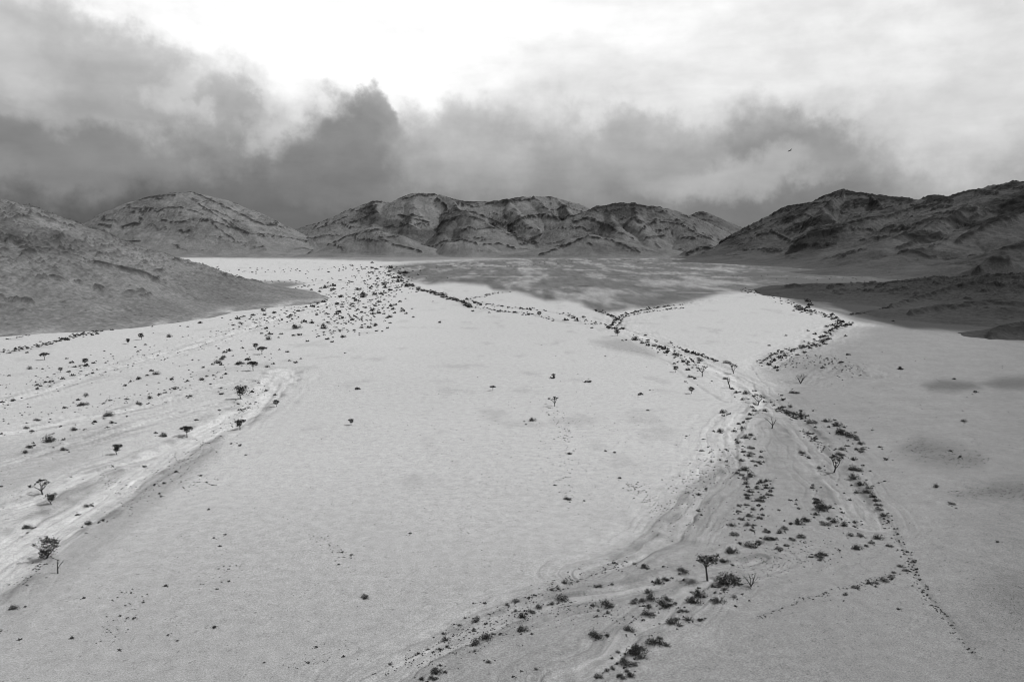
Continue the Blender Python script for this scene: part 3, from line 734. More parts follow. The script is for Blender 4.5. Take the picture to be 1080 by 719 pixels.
# ------------------------------------------------------------------ plants: where they stand (photo positions: x, base y, width, per close-up)
CROPS = [  # origin u, origin v, scale, test, [(x, y, w), ...]
    (0, 330, 7.187, lambda x, y: True, """222 425 42,322 425 20,68 475 22,540 378 34,505 345 22,565 410 28,605 405 20,650 402 40,712 380 28,735 430 18,520 447 28,615 443 22,550 475 34,480 500 34,390 522 34,345 527 28,285 575 28,310 555 24,285 548 26,270 525 14,378 557 18,98 660 46,22 675 30,1047 292 22,790 288 16,1025 258 18,800 378 18,655 470 18,705 455 26,650 630 44,635 700 72,605 705 40,1050 505 44,945 555 30,990 522 22,1050 693 44,835 665 26,960 655 26,780 688 20,205 300 24,65 700 16,360 485 16,800 445 16,890 425 14,480 200 40,510 205 40,380 235 24,285 248 24,330 235 20,210 262 24,165 270 20,570 170 30,620 160 30,700 170 24,740 160 24,770 120 30,850 130 24,900 70 50,925 60 36,880 95 30,430 215 20,945 78 16"""),
    (150, 330, 7.187, lambda x, y: True, """440 80 32,77 105 16,345 107 18,210 182 52,25 240 22,120 318 18,110 465 58,70 440 30,40 475 24,225 505 36,62 650 48,130 620 28,175 606 26,250 580 40,365 635 40,450 505 36,490 480 26,542 473 22,520 540 18,600 572 22,605 615 36,460 412 26,570 378 56,600 392 28,535 388 28,620 335 50,605 350 50,625 298 36,660 285 40,580 268 18,685 322 18,745 380 60,725 388 40,797 352 40,945 407 42,995 382 26,1040 275 20,960 200 50,970 160 40,938 118 32,905 155 24,940 170 24,725 48 40,745 80 46,693 95 30,840 22 34,770 30 24,925 18 26,1000 5 30,860 75 18,870 105 22,1052 160 28,1035 185 20,635 462 30,600 490 20,345 515 26,885 528 14,835 598 30,940 580 26,760 265 26,1005 612 24,600 143 12"""),
    (0, 430, 7.187, lambda x, y: True, """280 97 54,197 155 46,243 183 40,490 5 28,372 255 105,220 305 56,195 343 54,260 290 24,480 245 28,485 322 54,560 172 58,720 113 34,845 118 42,800 66 60,840 62 60,640 170 20,960 65 14,815 150 18,855 440 16,460 145 20,10 195 24,540 525 14,10 600 24"""),
    (150, 400, 7.187, lambda x, y: True, """158 435 66,20 652 26,770 302 28,585 235 22,410 310 26,740 220 36,770 218 24,805 205 20,725 185 22,255 705 24,675 492 18,740 505 28,785 577 16,180 178 14,820 175 18,860 165 18"""),
    (0, 530, 7.187, lambda x, y: True, """205 185 86,585 83 26,690 12 34,655 18 40,675 155 76,305 258 16,650 235 14"""),
    (0, 500, 3.283, lambda x, y: True, """48 472 36,5 548 14,70 577 12,250 572 14,743 537 14,575 390 10,290 434 12"""),
    (100, 480, 7.187, lambda x, y: True, """375 75 26,612 132 22,803 160 20,455 228 26,525 220 34,490 298 20,505 318 18,848 212 18,893 230 16,865 418 22,903 638 18,950 700 22,990 612 18"""),
    (220, 290, 7.187, lambda x, y: x > 575 or y < 287, """415 275 44,335 312 40,450 228 28,420 300 28,525 182 26,405 190 20,875 205 36,740 245 24,790 240 40,830 215 24,680 275 30,625 308 28,820 305 28,890 100 50,945 85 44,940 115 36,905 62 20,840 130 26,850 105 26,778 115 24,1060 65 20,1020 103 18,1005 168 36,975 225 36,1015 245 30,1015 325 28,985 285 40,970 300 36,905 360 28,900 300 36,880 405 60,870 385 30,670 405 76,650 390 36,720 355 40,780 365 36,690 453 36,645 458 30,1020 470 46,900 485 34,935 505 28,1035 588 16,595 580 28,660 660 32,700 630 18,615 645 20,750 500 28"""),
    (320, 265, 7.187, lambda x, y: x > 359 or y < 180, """660 130 40,525 130 24,517 165 30,460 135 20,418 152 20,555 140 30,370 112 24,355 105 14,300 147 16,190 160 20,270 152 14,520 90 24,680 205 36,725 235 50,730 200 40,765 170 44,745 165 30,790 270 40,820 255 30,780 260 30,655 155 28,640 180 20,565 210 24,510 212 20,460 230 18,370 235 20,610 250 36,515 275 24,410 295 42,455 350 60,450 330 40,660 300 36,625 320 26,620 280 30,590 325 36,540 330 40,575 385 34,395 375 40,385 360 30,425 380 26,668 415 44,685 440 36,730 383 28,750 455 40,778 472 26,745 435 22,700 405 24,525 450 40,530 475 36,570 470 34,545 415 26,410 445 28,440 465 32,470 430 24,610 475 24,655 500 50,635 505 26,690 468 24,385 495 24,370 522 34,435 520 26,510 520 20,495 580 38,545 560 36,440 580 28,638 585 24,655 545 22,555 605 22,602 608 20,385 600 26,835 500 16,825 435 16,980 380 12,690 345 20,640 430 20,375 400 30,380 420 26"""),
    (420, 280, 5.989, lambda x, y: True, """435 215 26,440 255 50,450 262 30,515 250 30,470 290 22,560 185 20,655 258 20,695 265 20,675 292 20,735 298 28,635 292 26,820 312 28,845 305 18,575 298 16,975 350 18,1055 347 36,825 278 28,775 270 20,95 327 18,265 362 24,310 215 20,290 190 40,220 170 30,130 155 40,505 242 20,485 235 24,345 210 24,375 218 22"""),
    (600, 320, 7.187, lambda x, y: True, """300 185 40,345 195 40,325 165 30,405 190 40,385 200 20,330 100 40,505 280 60,560 305 36,600 320 40,650 325 44,690 335 40,720 345 36,740 375 40,755 360 30,820 390 60,800 385 30,870 440 36,905 440 24,940 440 30,895 370 40,940 380 40,975 390 34,1000 432 50,985 415 26,900 500 36,920 555 40,955 568 24,800 455 24,885 590 18,175 188 22,405 283 18,275 400 16,130 593 22,160 590 22,245 155 24,205 155 20,110 105 30,60 130 40,30 110 30,580 245 24,385 145 24,545 690 34,615 658 14"""),
    (700, 380, 7.187, lambda x, y: True, """185 68 28,235 132 20,475 18 60,395 3 30,470 138 40,520 215 30,550 243 36,625 253 60,600 300 40,690 325 44,670 350 30,685 378 40,660 405 34,640 440 40,605 465 30,570 475 28,535 530 36,600 513 40,630 590 60,665 570 40,690 598 24,545 595 26,565 625 46,655 670 50,605 700 44,655 712 40,770 380 38,765 300 26,450 400 60,430 545 60,170 577 18,985 245 70,905 300 36,890 265 24,870 360 30,905 350 36,945 390 50,960 355 40,995 405 50,1050 425 60,1040 385 30,815 310 20,838 330 18,1045 705 48,740 695 26,680 222 16,365 155 16,800 20 40,850 45 36,865 72 24,300 602 20,335 660 14,285 690 26,475 675 30"""),
    (800, 310, 7.187, lambda x, y: True, """375 60 40,365 45 26,395 85 40,305 100 50,340 118 36,370 105 40,555 160 34,580 185 30,610 225 40,595 245 40,560 240 40,640 215 30,545 275 40,520 295 50,510 320 44,530 345 40,495 355 50,480 365 36,500 385 40,460 395 30,425 390 36,390 410 30,345 440 36,325 415 50,295 458 30,210 465 50,160 480 40,115 500 40,80 530 36,130 560 30,95 510 30,515 250 30,425 310 30,630 518 34,375 283 22,205 320 22,82 395 24,660 325 24,1075 570 34,680 465 30,660 240 40,690 235 36,485 560 30,1020 205 24"""),
    (800, 400, 7.187, lambda x, y: x > 359 or y > 575, """400 330 70,520 320 60,600 355 80,640 420 100,620 400 60,705 440 76,750 460 50,780 490 50,780 550 60,745 530 36,790 530 40,670 505 40,640 535 54,615 575 70,725 608 50,730 690 90,965 610 34,925 515 36,415 237 20,380 400 40,435 440 40,345 565 56,380 598 30,465 665 40,790 655 24,430 362 26,860 385 16"""),
    (730, 470, 8.983, lambda x, y: y > 90, """550 105 64,470 150 60,655 115 40,580 155 56,640 168 44,675 158 24,600 195 36,510 238 100,440 240 40,430 268 40,465 290 44,565 300 74,500 320 60,515 370 60,525 400 40,620 415 60,550 440 60,655 358 80,710 345 50,710 410 70,765 408 30,745 440 40,725 475 60,665 500 60,650 530 70,620 530 50,520 475 60,530 510 64,515 570 50,445 580 46,440 630 50,630 575 40,580 615 54,660 612 36,545 680 80,665 665 40,645 695 60,465 705 60,60 455 40,185 165 44,265 140 26,325 140 28,130 405 36,60 608 44,90 665 24,825 615 26,985 560 24,930 525 28,985 520 24,5 470 20"""),
    (840, 480, 8.983, lambda x, y: y > 180, """550 225 100,620 285 90,580 345 50,680 360 100,690 320 60,720 400 64,765 440 70,770 480 70,780 520 70,835 575 80,505 410 30,155 320 50,155 285 24,205 460 90,250 510 90,250 525 150,315 505 60,190 572 66,85 620 80,30 660 90,20 640 70,320 612 60,365 645 70,270 665 90,450 670 90,560 625 54,555 665 46,435 540 36,625 640 16,835 250 20,780 265 20"""),
    (740, 540, 7.187, lambda x, y: y > 72 and not (x > 719 and y < 144), """235 110 54,245 185 60,345 108 60,400 110 36,380 145 44,490 160 50,590 165 60,625 135 50,510 215 70,555 218 50,380 270 100,440 240 60,235 320 96,175 390 80,590 290 64,640 265 40,685 218 50,750 200 60,780 240 20,915 330 64,890 350 60,905 375 44,825 350 36,1040 298 24,190 560 150,230 520 110,260 555 60,130 580 60,180 600 50,245 660 46,130 695 96,15 655 40,90 580 40"""),
    (660, 570, 7.187, lambda x, y: x < 575 or y > 503, """65 180 36,145 220 70,285 210 24,250 325 80,300 300 60,430 245 90,520 480 120,560 440 100,500 395 30,435 550 70,360 640 100,390 615 50,480 615 64,405 660 44,570 620 54,70 490 70,130 475 70,200 460 90,175 410 60,280 490 110,310 450 80,335 495 60,165 575 100,170 520 60,30 680 90,260 520 30"""),
    (580, 619, 7.187, lambda x, y: y > 366 or x < 575, """105 98 100,15 130 50,20 30 40,65 18 34,345 12 36,385 10 40,430 150 100,470 160 44,335 155 50,370 195 30,440 215 40,355 240 30,345 385 110,435 385 40,515 498 32,470 540 26,790 440 130,830 400 50,890 460 54,660 520 130,680 490 100,700 550 80,590 600 120,560 580 70,640 605 50,540 695 80,590 655 50,620 695 60,365 695 70,430 655 50,480 635 44"""),
    (440, 619, 7.187, lambda x, y: x < 1006, """805 230 70,865 190 66,930 158 56,745 120 56,685 150 36,745 185 36,845 95 26,890 75 24,450 270 70,325 305 36,365 243 20,510 135 26,425 135 20,220 405 66,205 365 40,430 328 36,440 445 100,530 400 100,575 365 40,630 370 28,805 345 90,150 660 100,175 605 30,215 662 30,115 705 66,40 715 50,435 500 36,545 585 48,905 640 40,170 470 30,80 468 24,120 490 20,10 505 30,725 690 24,790 650 20,280 290 16"""),
    (520, 580, 7.187, lambda x, y: True, """550 255 50,905 275 30,915 95 30,850 145 34,645 245 14"""),
    (800, 540, 5.989, lambda x, y: x > 539 or y > 599, """630 240 60,615 235 30,680 220 24,710 200 34,760 170 60,825 220 40,900 350 44,935 375 40,855 385 30,840 420 50,800 440 60,740 455 36,705 455 40,610 485 44,550 530 36,480 545 44,500 580 30,580 155 40,640 155 40,985 320 36,1000 365 24,940 255 20,890 620 30"""),
    (300, 380, 2.7, lambda x, y: True, """707 173 22,765 50 14,865 61 16,812 268 12,915 260 8,940 264 8,955 338 10,805 398 22,228 680 24,208 82 14,358 495 8,165 550 8,190 558 8,155 585 8,1035 143 8,770 358 8"""),
    (60, 560, 2.842, lambda x, y: True, """473 293 10,325 168 10,778 352 10,858 380 10,188 360 10,755 400 8,45 325 10,232 265 10,515 155 8,480 178 8,333 315 8,362 332 8,260 218 8,1000 400 16,1075 370 14,622 398 8"""),
    (880, 330, 3.595, lambda x, y: True, """250 212 20,535 298 14,492 410 22,440 523 12,478 546 12,385 662 26,455 250 12"""),
    (880, 530, 3.8, lambda x, y: True, """470 8 24,655 160 12"""),
]

TREES = [  # base u, base v, height px, kind, shape, label, short way to name it in other labels
    (47, 379, 7.5, 'a', 'umbrella', 'flat-topped acacia alone near the left edge, below the dotted shrub line', 'the far left flat-topped acacia'),
    (90, 384.5, 6.6, 'a', 'round', 'small round-crowned acacia on the far left flat, right of the flat-topped one', 'the small round left acacia'),
    (64, 392.3, 5, 'a', 'round', 'stunted bushy acacia among the shrub row left of the small round acacia', 'the stunted bushy acacia'),
    (135, 362.3, 5.2, 'a', 'funnel', 'tiny acacia just left of a larger dark one on the far left flat', 'the tiny far left acacia'),
    (149, 358, 6.5, 'a', 'round', 'dark compact acacia just right of a tiny one on the far left flat', 'the dark compact far left acacia'),
    (267, 390.4, 9.5, 'a', 'umbrella', 'umbrella-shaped acacia on a thin stem in the left dry wash', 'the thin-stemmed umbrella acacia'),
    (276.3, 373, 8, 'a', 'umbrella', 'dark broad-crowned acacia just beyond the thin-stemmed umbrella acacia', 'the dark broad-crowned acacia'),
    (269.6, 368, 6.5, 'a', 'round', 'loose grey acacia standing left behind the dark broad-crowned acacia', 'the loose grey acacia'),
    (254.2, 420.6, 14, 'a', 'funnel', 'tall funnel-shaped acacia with a dark shadow beside the left sandy wash', 'the tall funnel-shaped acacia'),
    (291.6, 428.6, 7, 'a', 'round', 'small thin acacia right of the sandy left wash, outside its bank', 'the thin acacia outside the bank'),
    (123.2, 479.4, 10, 'a', 'funnel', 'fan-shaped acacia alone on the grey flat left of the sandy wash', 'the fan-shaped acacia'),
    (45, 521.2, 15, 'b', 'gnarled', 'twisted nearly leafless tree at left, behind a shorter dense dark one', 'the twisted leafless tree'),
    (54.2, 532.3, 11.5, 'a', 'funnel', 'short dense dark tree just in front of the twisted leafless one', 'the short dense dark tree at left'),
    (197.3, 459.8, 11, 'a', 'umbrella', 'broad dark acacia with black shadow on the upper bank of the left wash', 'the broad dark bank acacia'),
    (253, 452.8, 10.5, 'a', 'round', 'round-headed acacia in the left wash, nearer than the tall funnel-shaped one', 'the round-headed acacia'),
    (49, 589, 21, 'a', 'lean', 'large leaning dark bushy tree at the lower left, tallest there', 'the large leaning bushy tree'),
    (61, 605.6, 13, 'b', 'wye', 'small dead Y-shaped tree below the large leaning bushy tree', 'the dead Y-shaped tree'),
    (568.6, 333.4, 5.2, 'a', 'round', 'tiny dark tree on the far shrub line across the middle of the plain', 'the tiny far shrub-line tree'),
    (583.6, 398.3, 4.5, 'a', 'round', 'tiny tree alone on the open plain, farthest of the lone plain trees', 'the farthest lone plain tree'),
    (650.8, 354.6, 6.6, 'a', 'round', 'dark round tree where two far washes meet, left of the pale flat', 'the round wash-fork tree'),
    (740.5, 396.6, 10, 'b', 'sparse', 'thin sparse tree casting a line shadow below the pale flat', 'the thin sparse tree'),
    (712.6, 392, 6.5, 'a', 'round', 'squat dark tree left of the thin sparse tree below the pale flat', 'the squat dark tree'),
    (729.3, 414.8, 6.8, 'a', 'round', 'lone squat tree on the pale plain just left of the braided wash', 'the lone squat tree left of the wash'),
    (773.8, 393, 9, 'b', 'gnarled', 'gnarled tree on the near edge of the pale flat at its lowest corner', 'the gnarled tree at the flat corner'),
    (769.6, 408.6, 11, 'b', 'bent', 'bent bare tree standing right of the thin sparse tree', 'the bent bare tree'),
    (799.5, 424.6, 10, 'b', 'gnarled', 'dark knotty tree at the junction of the washes, behind the forked one', 'the dark knotty tree at the junction'),
    (814.2, 451.6, 12, 'b', 'forked', 'forked bare tree on the sandy tongue between the two wash arms', 'the forked bare tree'),
    (844.6, 403, 10.5, 'b', 'multi', 'grey leafless many-stemmed tree in the dark braided ground at right', 'the grey many-stemmed tree'),
    (880, 496.2, 15.5, 'b', 'gnarled', 'dark tree with black shadow between the arms of the right wash', 'the dark wash-arm tree'),
    (746.2, 612.4, 27, 'a', 'tall', 'tall slender umbrella acacia on the near bed of the right wash', 'the tall slender acacia'),
    (792, 620.5, 14, 'b', 'multi', 'spiky leafless many-stemmed tree right of the tall slender acacia', 'the spiky leafless tree'),
    (370.4, 448.4, 6.5, 'a', 'round', 'small lone tree on the empty pale plain, nearest of the lone ones', 'the nearest lone plain tree'),
    (519.8, 411.5, 5, 'a', 'umbrella', 'small flat tree alone in the middle of the empty pale plain', 'the flat lone plain tree'),
    (585, 428.2, 9, 'b', 'gnarled', 'thin upright tree alone on the pale plain above a faint dotted trail', 'the upright lone tree'),
]


def height_scale(u, v):
    """metres per photo pixel (upright) for something standing at this spot"""
    x, y = ground_pt(u, v)
    return (y * CP + CAM_H * SP) / F


print('ground'); build_ground()
for key in HILLS:
    print('hill', key); build_hill(key)

# --- trees
TM = {}
for s in ('umbrella', 'funnel', 'round', 'tall', 'lean'):
    for k in range(2): TM[s, k] = acacia_meshes(s, 100 + 7 * k + len(s) * 13)
for s in ('wye', 'forked', 'bent', 'gnarled', 'sparse', 'multi'):
    for k in range(2): TM[s, k] = bare_meshes(s, 300 + 11 * k + len(s) * 5)
random.seed(99)
tpos = []
cnt = {}
for (u, v, hp, kind, shape, label, short) in TREES:
    x, y = ground_pt(u, v)
    z = float(ground_fields([x], [y])[0][0])
    h = hp * height_scale(u, v)
    e = bpy.data.objects.new('acacia_tree' if kind == 'a' else 'bare_tree', None)
    COL.objects.link(e)
    e.location = (x, y, z); e.scale = (h, h, h)
    ang = 0 if shape in ('lean', 'wye', 'forked', 'bent') else random.uniform(0, 6.28)
    e.rotation_euler = (0, 0, ang)
    e['label'] = label; e['category'] = 'tree'; e['group'] = 'acacia trees on the plain' if kind == 'a' else 'bare trees along the washes'
    c = cnt[shape] = cnt.get(shape, -1) + 1
    a, b = TM[shape, c % 2]
    link('trunk', a, e); link('crown' if kind == 'a' else 'branches', b, e)
    tpos.append((u, v, hp, short, x, y))

# --- shrubs
SH = []
for (ou, ov, s, test, txt) in CROPS:
    for item in txt.split(','):
        x, y, w = map(float, item.split())
        if not test(x, y): continue
        SH.append((ou + x / s, ov + y / s, w / s))
# the far tangle where the left wash comes out of the hills, and the dotted rows, are filled along their lines
SMALL = []
def sprinkle(pts, n, sp, wr, seed):
    r = random.Random(seed)
    for _ in range(n):
        i = r.randrange(len(pts) - 1); t = r.random()
        u = pts[i][0] + t * (pts[i + 1][0] - pts[i][0]); v = pts[i][1] + t * (pts[i + 1][1] - pts[i][1])
        k = max(.12, (v - HOR) / 100)
        SMALL.append((u + r.gauss(0, sp), v + r.gauss(0, sp * .45 * min(1, k * 2)), r.uniform(*wr)))
sprinkle([(415, 292), (441, 305), (457, 309), (472, 314), (487, 318), (495, 323)], 150, 1.6, (1.2, 3.2), 1)
sprinkle([(495, 323), (530, 328), (560, 331), (585, 337)], 60, 1.6, (.9, 2.2), 2)
sprinkle([(492, 316), (515, 321), (545, 325), (570, 327), (600, 332), (622, 341), (642, 344)], 90, 2.0, (.9, 2.4), 3)
sprinkle([(492, 315), (512, 312), (523, 309), (540, 308)], 40, 1.2, (.8, 1.8), 4)
sprinkle([(642, 347), (648, 338), (655, 333), (672, 328), (695, 324), (720, 321)], 110, 1.1, (1.2, 3.0), 5)
sprinkle([(650, 345), (657, 335), (675, 330), (705, 326), (722, 325)], 70, 1.0, (1.0, 2.4), 6)
sprinkle([(628, 327), (640, 331), (650, 335)], 40, 1.2, (1.2, 2.6), 7)
sprinkle([(664, 356), (690, 364), (705, 371), (722, 378), (740, 388)], 90, 4.5, (1.2, 3.2), 8)
sprinkle([(706, 362), (722, 369), (740, 375), (755, 380)], 60, 1.6, (1.2, 3.0), 9)
sprinkle([(0, 372), (40, 364), (75, 355), (105, 349), (128, 340)], 170, 2.6, (1.0, 2.8), 10)
sprinkle([(5, 358), (30, 353), (50, 348), (75, 342)], 60, 1.0, (.8, 1.8), 11)
sprinkle([(128, 338), (165, 329), (210, 322), (260, 316), (310, 304), (335, 299)], 120, 1.8, (.9, 2.2), 12)
sprinkle([(345, 350), (370, 335), (395, 318), (410, 300), (418, 288)], 420, 15, (.8, 2.6), 13)
sprinkle([(250, 345), (290, 335), (330, 325), (370, 312), (400, 300)], 260, 13, (.8, 2.6), 14)
sprinkle([(0, 410), (80, 392), (170, 372), (250, 352)], 160, 14, (.7, 1.9), 15)
sprinkle([(0, 440), (120, 425), (200, 400), (290, 372)], 150, 12, (.7, 2.0), 16)
sprinkle([(150, 283), (220, 284), (300, 286), (380, 283), (420, 282)], 140, 8, (.7, 1.9), 17)
sprinkle([(240, 300), (300, 297), (360, 294), (410, 288)], 70, 4, (.7, 1.9), 18)
sprinkle([(420, 281), (520, 282), (600, 276)], 30, 6, (.7, 1.5), 19)
sprinkle([(838, 325), (850, 328), (868, 332), (880, 336), (893, 342)], 120, 2.6, (1.0, 2.8), 20)
sprinkle([(800, 384), (812, 374), (830, 370), (850, 365), (862, 362), (873, 352), (882, 344), (895, 340)], 190, 2.8, (1.0, 2.8), 21)
sprinkle([(895, 332), (915, 329), (930, 326), (944, 323)], 70, .9, (1.2, 2.8), 22)
sprinkle([(782, 306), (800, 309), (830, 318), (850, 326)], 80, 3.0, (.8, 2.0), 23)
sprinkle([(820, 384), (850, 378), (875, 380), (900, 392)], 150, 9, (.7, 2.0), 24)
sprinkle([(818, 428), (832, 436), (850, 442)], 50, 2.6, (1.2, 2.8), 25)
sprinkle([(935, 545), (948, 570), (962, 600), (975, 625), (1000, 655), (1030, 695)], 160, 3.4, (.8, 2.4), 26)
sprinkle([(848, 452), (860, 464), (872, 474)], 60, 3.0, (.8, 2.2), 27)
sprinkle([(700, 565), (720, 520), (745, 500), (765, 475)], 220, 16, (.6, 1.7), 28)
sprinkle([(745, 545), (775, 560), (800, 590), (830, 600)], 140, 22, (.5, 1.4), 29)
sprinkle([(760, 628), (800, 600), (840, 590), (880, 575)], 200, 16, (.6, 1.5), 30)
sprinkle([(470, 690), (520, 665), (570, 650), (620, 640), (680, 660)], 320, 15, (.6, 1.7), 31)
sprinkle([(440, 705), (480, 672), (530, 648), (575, 625), (620, 605), (660, 590)], 240, 7, (.6, 2.0), 32)
sprinkle([(800, 652), (850, 632), (905, 618), (945, 604)], 90, 3.5, (.7, 2.0), 33)
sprinkle([(950, 468), (990, 480), (1035, 488)], 170, 11, (.4, 1.2), 34)
sprinkle([(1005, 520), (1050, 520), (1100, 516)], 130, 9, (.4, 1.2), 35)
sprinkle([(1050, 620), (1070, 640), (1090, 665)], 130, 15, (.4, 1.2), 36)
sprinkle([(580, 428), (595, 450), (600, 470), (595, 500), (600, 530)], 90, 6, (.6, 1.5), 37)
sprinkle([(335, 565), (350, 580), (365, 590)], 30, 5, (.8, 1.8), 38)
sprinkle([(110, 680), (130, 650), (145, 620)], 60, 9, (.8, 2.0), 39)
sprinkle([(215, 620), (235, 605), (245, 595)], 24, 6, (.8, 1.8), 40)
sprinkle([(665, 510), (675, 520), (690, 535)], 50, 5, (.8, 1.8), 41)
sprinkle([(120, 545), (170, 500), (220, 470), (250, 435), (275, 405)], 240, 9, (.6, 1.6), 42)
sprinkle([(15, 620), (40, 600), (55, 590)], 60, 6, (.8, 2.0), 43)
sprinkle([(100, 500), (120, 510), (140, 520)], 50, 10, (.6, 1.4), 44)
sprinkle([(180, 505), (200, 512), (220, 508)], 30, 8, (.8, 1.6), 45)
sprinkle([(310, 705), (330, 695), (370, 680)], 40, 12, (.7, 1.6), 46)
sprinkle([(400, 712), (425, 700), (440, 690)], 30, 4, (.8, 2.0), 47)
sprinkle([(0, 560), (60, 530), (200, 690), (500, 480), (640, 420), (540, 560), (420, 420)], 800, 80, (.4, 1.1), 48)
sprinkle([(900, 640), (980, 600), (1020, 420), (930, 360), (900, 690)], 200, 60, (.4, 1.1), 49)
sprinkle([(940, 322), (985, 309), (1040, 296), (1080, 292)], 160, 3.0, (.8, 2.0), 50)
sprinkle([(780, 290), (900, 296), (1000, 306)], 60, 8, (.6, 1.3), 51)

jr = random.Random(77)
for (u, v, w) in list(SH):
    if v > 400:
        for _ in range(jr.choice((1, 2, 3, 4, 5))):
            SMALL.append((u + jr.gauss(0, w * .75), v + jr.gauss(0, w * .34), jr.uniform(.7, max(1.2, min(4.0, w * .42)))))
SH.sort(key=lambda s: -s[2] * (1 + .002 * (s[1] - HOR)))
NIND = 300
IND, REST = SH[:NIND], SH[NIND:]
SMALL += REST

KINDS_ = ('dome', 'wide', 'ragged', 'twiggy', 'upright')
SM = {(k, i): shrub_mesh(k, 500 + i * 3 + len(k) * 17) for k in KINDS_ for i in range(3)}
KWORD = dict(dome='rounded', wide='low spreading', ragged='ragged', twiggy='thin twiggy', upright='upright')
HGT = dict(dome=.52, wide=.34, ragged=.55, twiggy=.6, upright=.8)

def row_of(u, v):
    if v < 362 and 300 < u < 440: return 'far tangle of the left wash'
    if u < 310: return 'left plain'
    if v < 350 and u < 640: return 'far shrub line'
    if v < 352 and 640 <= u < 740: return 'curved wash beside the pale flat'
    if v < 384 and u > 780: return 'winding wash right of the pale flat'
    if v < 400 and 640 < u <= 780: return 'row along the near edge of the pale flat'
    if 560 > v > 440 and u > 860: return 'dark chain along the right wash arm'
    if v < 560 and 735 < u < 830: return 'cluster down the middle wash arm'
    if v >= 560 and u > 800: return 'faint rills at lower right'
    if v >= 540 and u > 400: return 'near bed of the right wash'
    if u >= 640: return 'right wash junction'
    return 'open pale plain'

rr = random.Random(5)
recs = []
for (u, v, w) in IND:
    x, y = ground_pt(u, v)
    wm = w * height_scale(u, v)
    if w > 9: k = rr.choice(('wide', 'wide', 'dome', 'ragged'))
    elif w > 5: k = rr.choice(('wide', 'dome', 'dome', 'ragged', 'wide'))
    else: k = rr.choice(('dome', 'dome', 'wide', 'ragged', 'twiggy'))
    recs.append(dict(u=u, v=v, w=w, wm=wm, x=x, y=y, k=k, zone=row_of(u, v)))
zs = ground_fields([r['x'] for r in recs], [r['y'] for r in recs])[0]
# a label for each: how it looks, and where it stands from the nearest tree
def size_word(w):
    return 'large' if w > 11.5 else 'mid-sized' if w > 6.5 else 'small' if w > 4.2 else 'tiny'
ORD = ['nearest', 'second nearest', 'third nearest', 'fourth nearest', 'fifth nearest', 'sixth nearest', 'seventh nearest', 'eighth nearest',
       'ninth nearest', 'tenth nearest', 'eleventh nearest', 'twelfth nearest', 'thirteenth nearest', 'fourteenth nearest', 'fifteenth nearest']
buck = {}
for r in recs:
    best = min(tpos, key=lambda t: math.hypot(t[0] - r['u'], (t[1] - r['v']) * 1.6))
    du, dv = r['u'] - best[0], (r['v'] - best[1]) * 1.6
    if abs(du) > abs(dv): side = 'left of' if du < 0 else 'right of'
    else: side = 'beyond' if dv < 0 else 'in front of'
    r['near'] = math.hypot(du, dv)
    buck.setdefault((best[3], side, KWORD[r['k']], size_word(r['w'])), []).append(r)
for (short, side, kw, sw), lst in buck.items():
    lst.sort(key=lambda r: r['near'])
    for i, r in enumerate(lst):
        base = f'{sw} {kw} shrub {side} {short}'
        r['label'] = base if len(lst) == 1 else f'{base}, {ORD[i].replace(" nearest", "")} closest' if i else f'{base}, closest' if i < len(ORD) else f'{base}, beyond the others'
for r, z in zip(recs, zs):
    k = r['k']
    o = bpy.data.objects.new('shrub', SM[k, rr.randrange(3)])
    COL.objects.link(o)
    o.location = (r['x'], r['y'], float(z))
    f = r['wm'] * 1.25
    o.scale = (f, f * rr.uniform(.75, 1.1), f * rr.uniform(.8, 1.2) * (1.25 if r['w'] < 5 else 1))
    o.rotation_euler = (0, 0, rr.uniform(-.5, .5))
    o['label'] = r['label']; o['category'] = 'shrub'; o['group'] = 'shrubs in the ' + r['zone'] if 'plain' not in r['zone'] else 'shrubs on the ' + r['zone']

# --- the uncountable small scrub: one object of many small leafy tufts
def build_scrub():
    g = np.random.default_rng(11)
    U = np.array(SMALL)
    ok = (U[:, 1] > 272)
    U = U[ok]
    P = np.array([ground_pt(u, v) for u, v, w in U])
    ms = np.array([height_scale(u, v) for u, v, w in U])
    z = ground_fields(P[:, 0], P[:, 1])[0]
    W_ = U[:, 2] * ms * 1.2
    n = 26
    V = []; 
    N0 = len(U)
    c = g.normal(0, 1, (N0, n, 3)); c /= np.linalg.norm(c, axis=2, keepdims=True)
    c *= g.random((N0, n, 1)) ** .4
    c[:, :, 2] = np.abs(c[:, :, 2]) * .75
    c *= (W_[:, None, None] * .5)
    c += np.concatenate([P, z[:, None]], 1)[:, None, :]
    a = g.normal(0, 1, (N0, n, 3)); a /= np.linalg.norm(a, axis=2, keepdims=True)
    b = np.cross(a, g.normal(0, 1, (N0, n, 3))); b /= np.linalg.norm(b, axis=2, keepdims=True)
    s = (W_[:, None, None] * .19 * g.uniform(.6, 1.3, (N0, n, 1)))
    quad = np.stack([c - a * s, c - b * s * .6, c + a * s, c + b * s * .6], 2).reshape(-1, 3)
    Fq = np.arange(len(quad)).reshape(-1, 4)
    link('scrub', new_mesh('scrub', quad, Fq, [M_TUFT], smoothf=False), label='countless small dry tufts and scrub dotted over the plain and washes', cat='scrub', kind='stuff')
build_scrub()

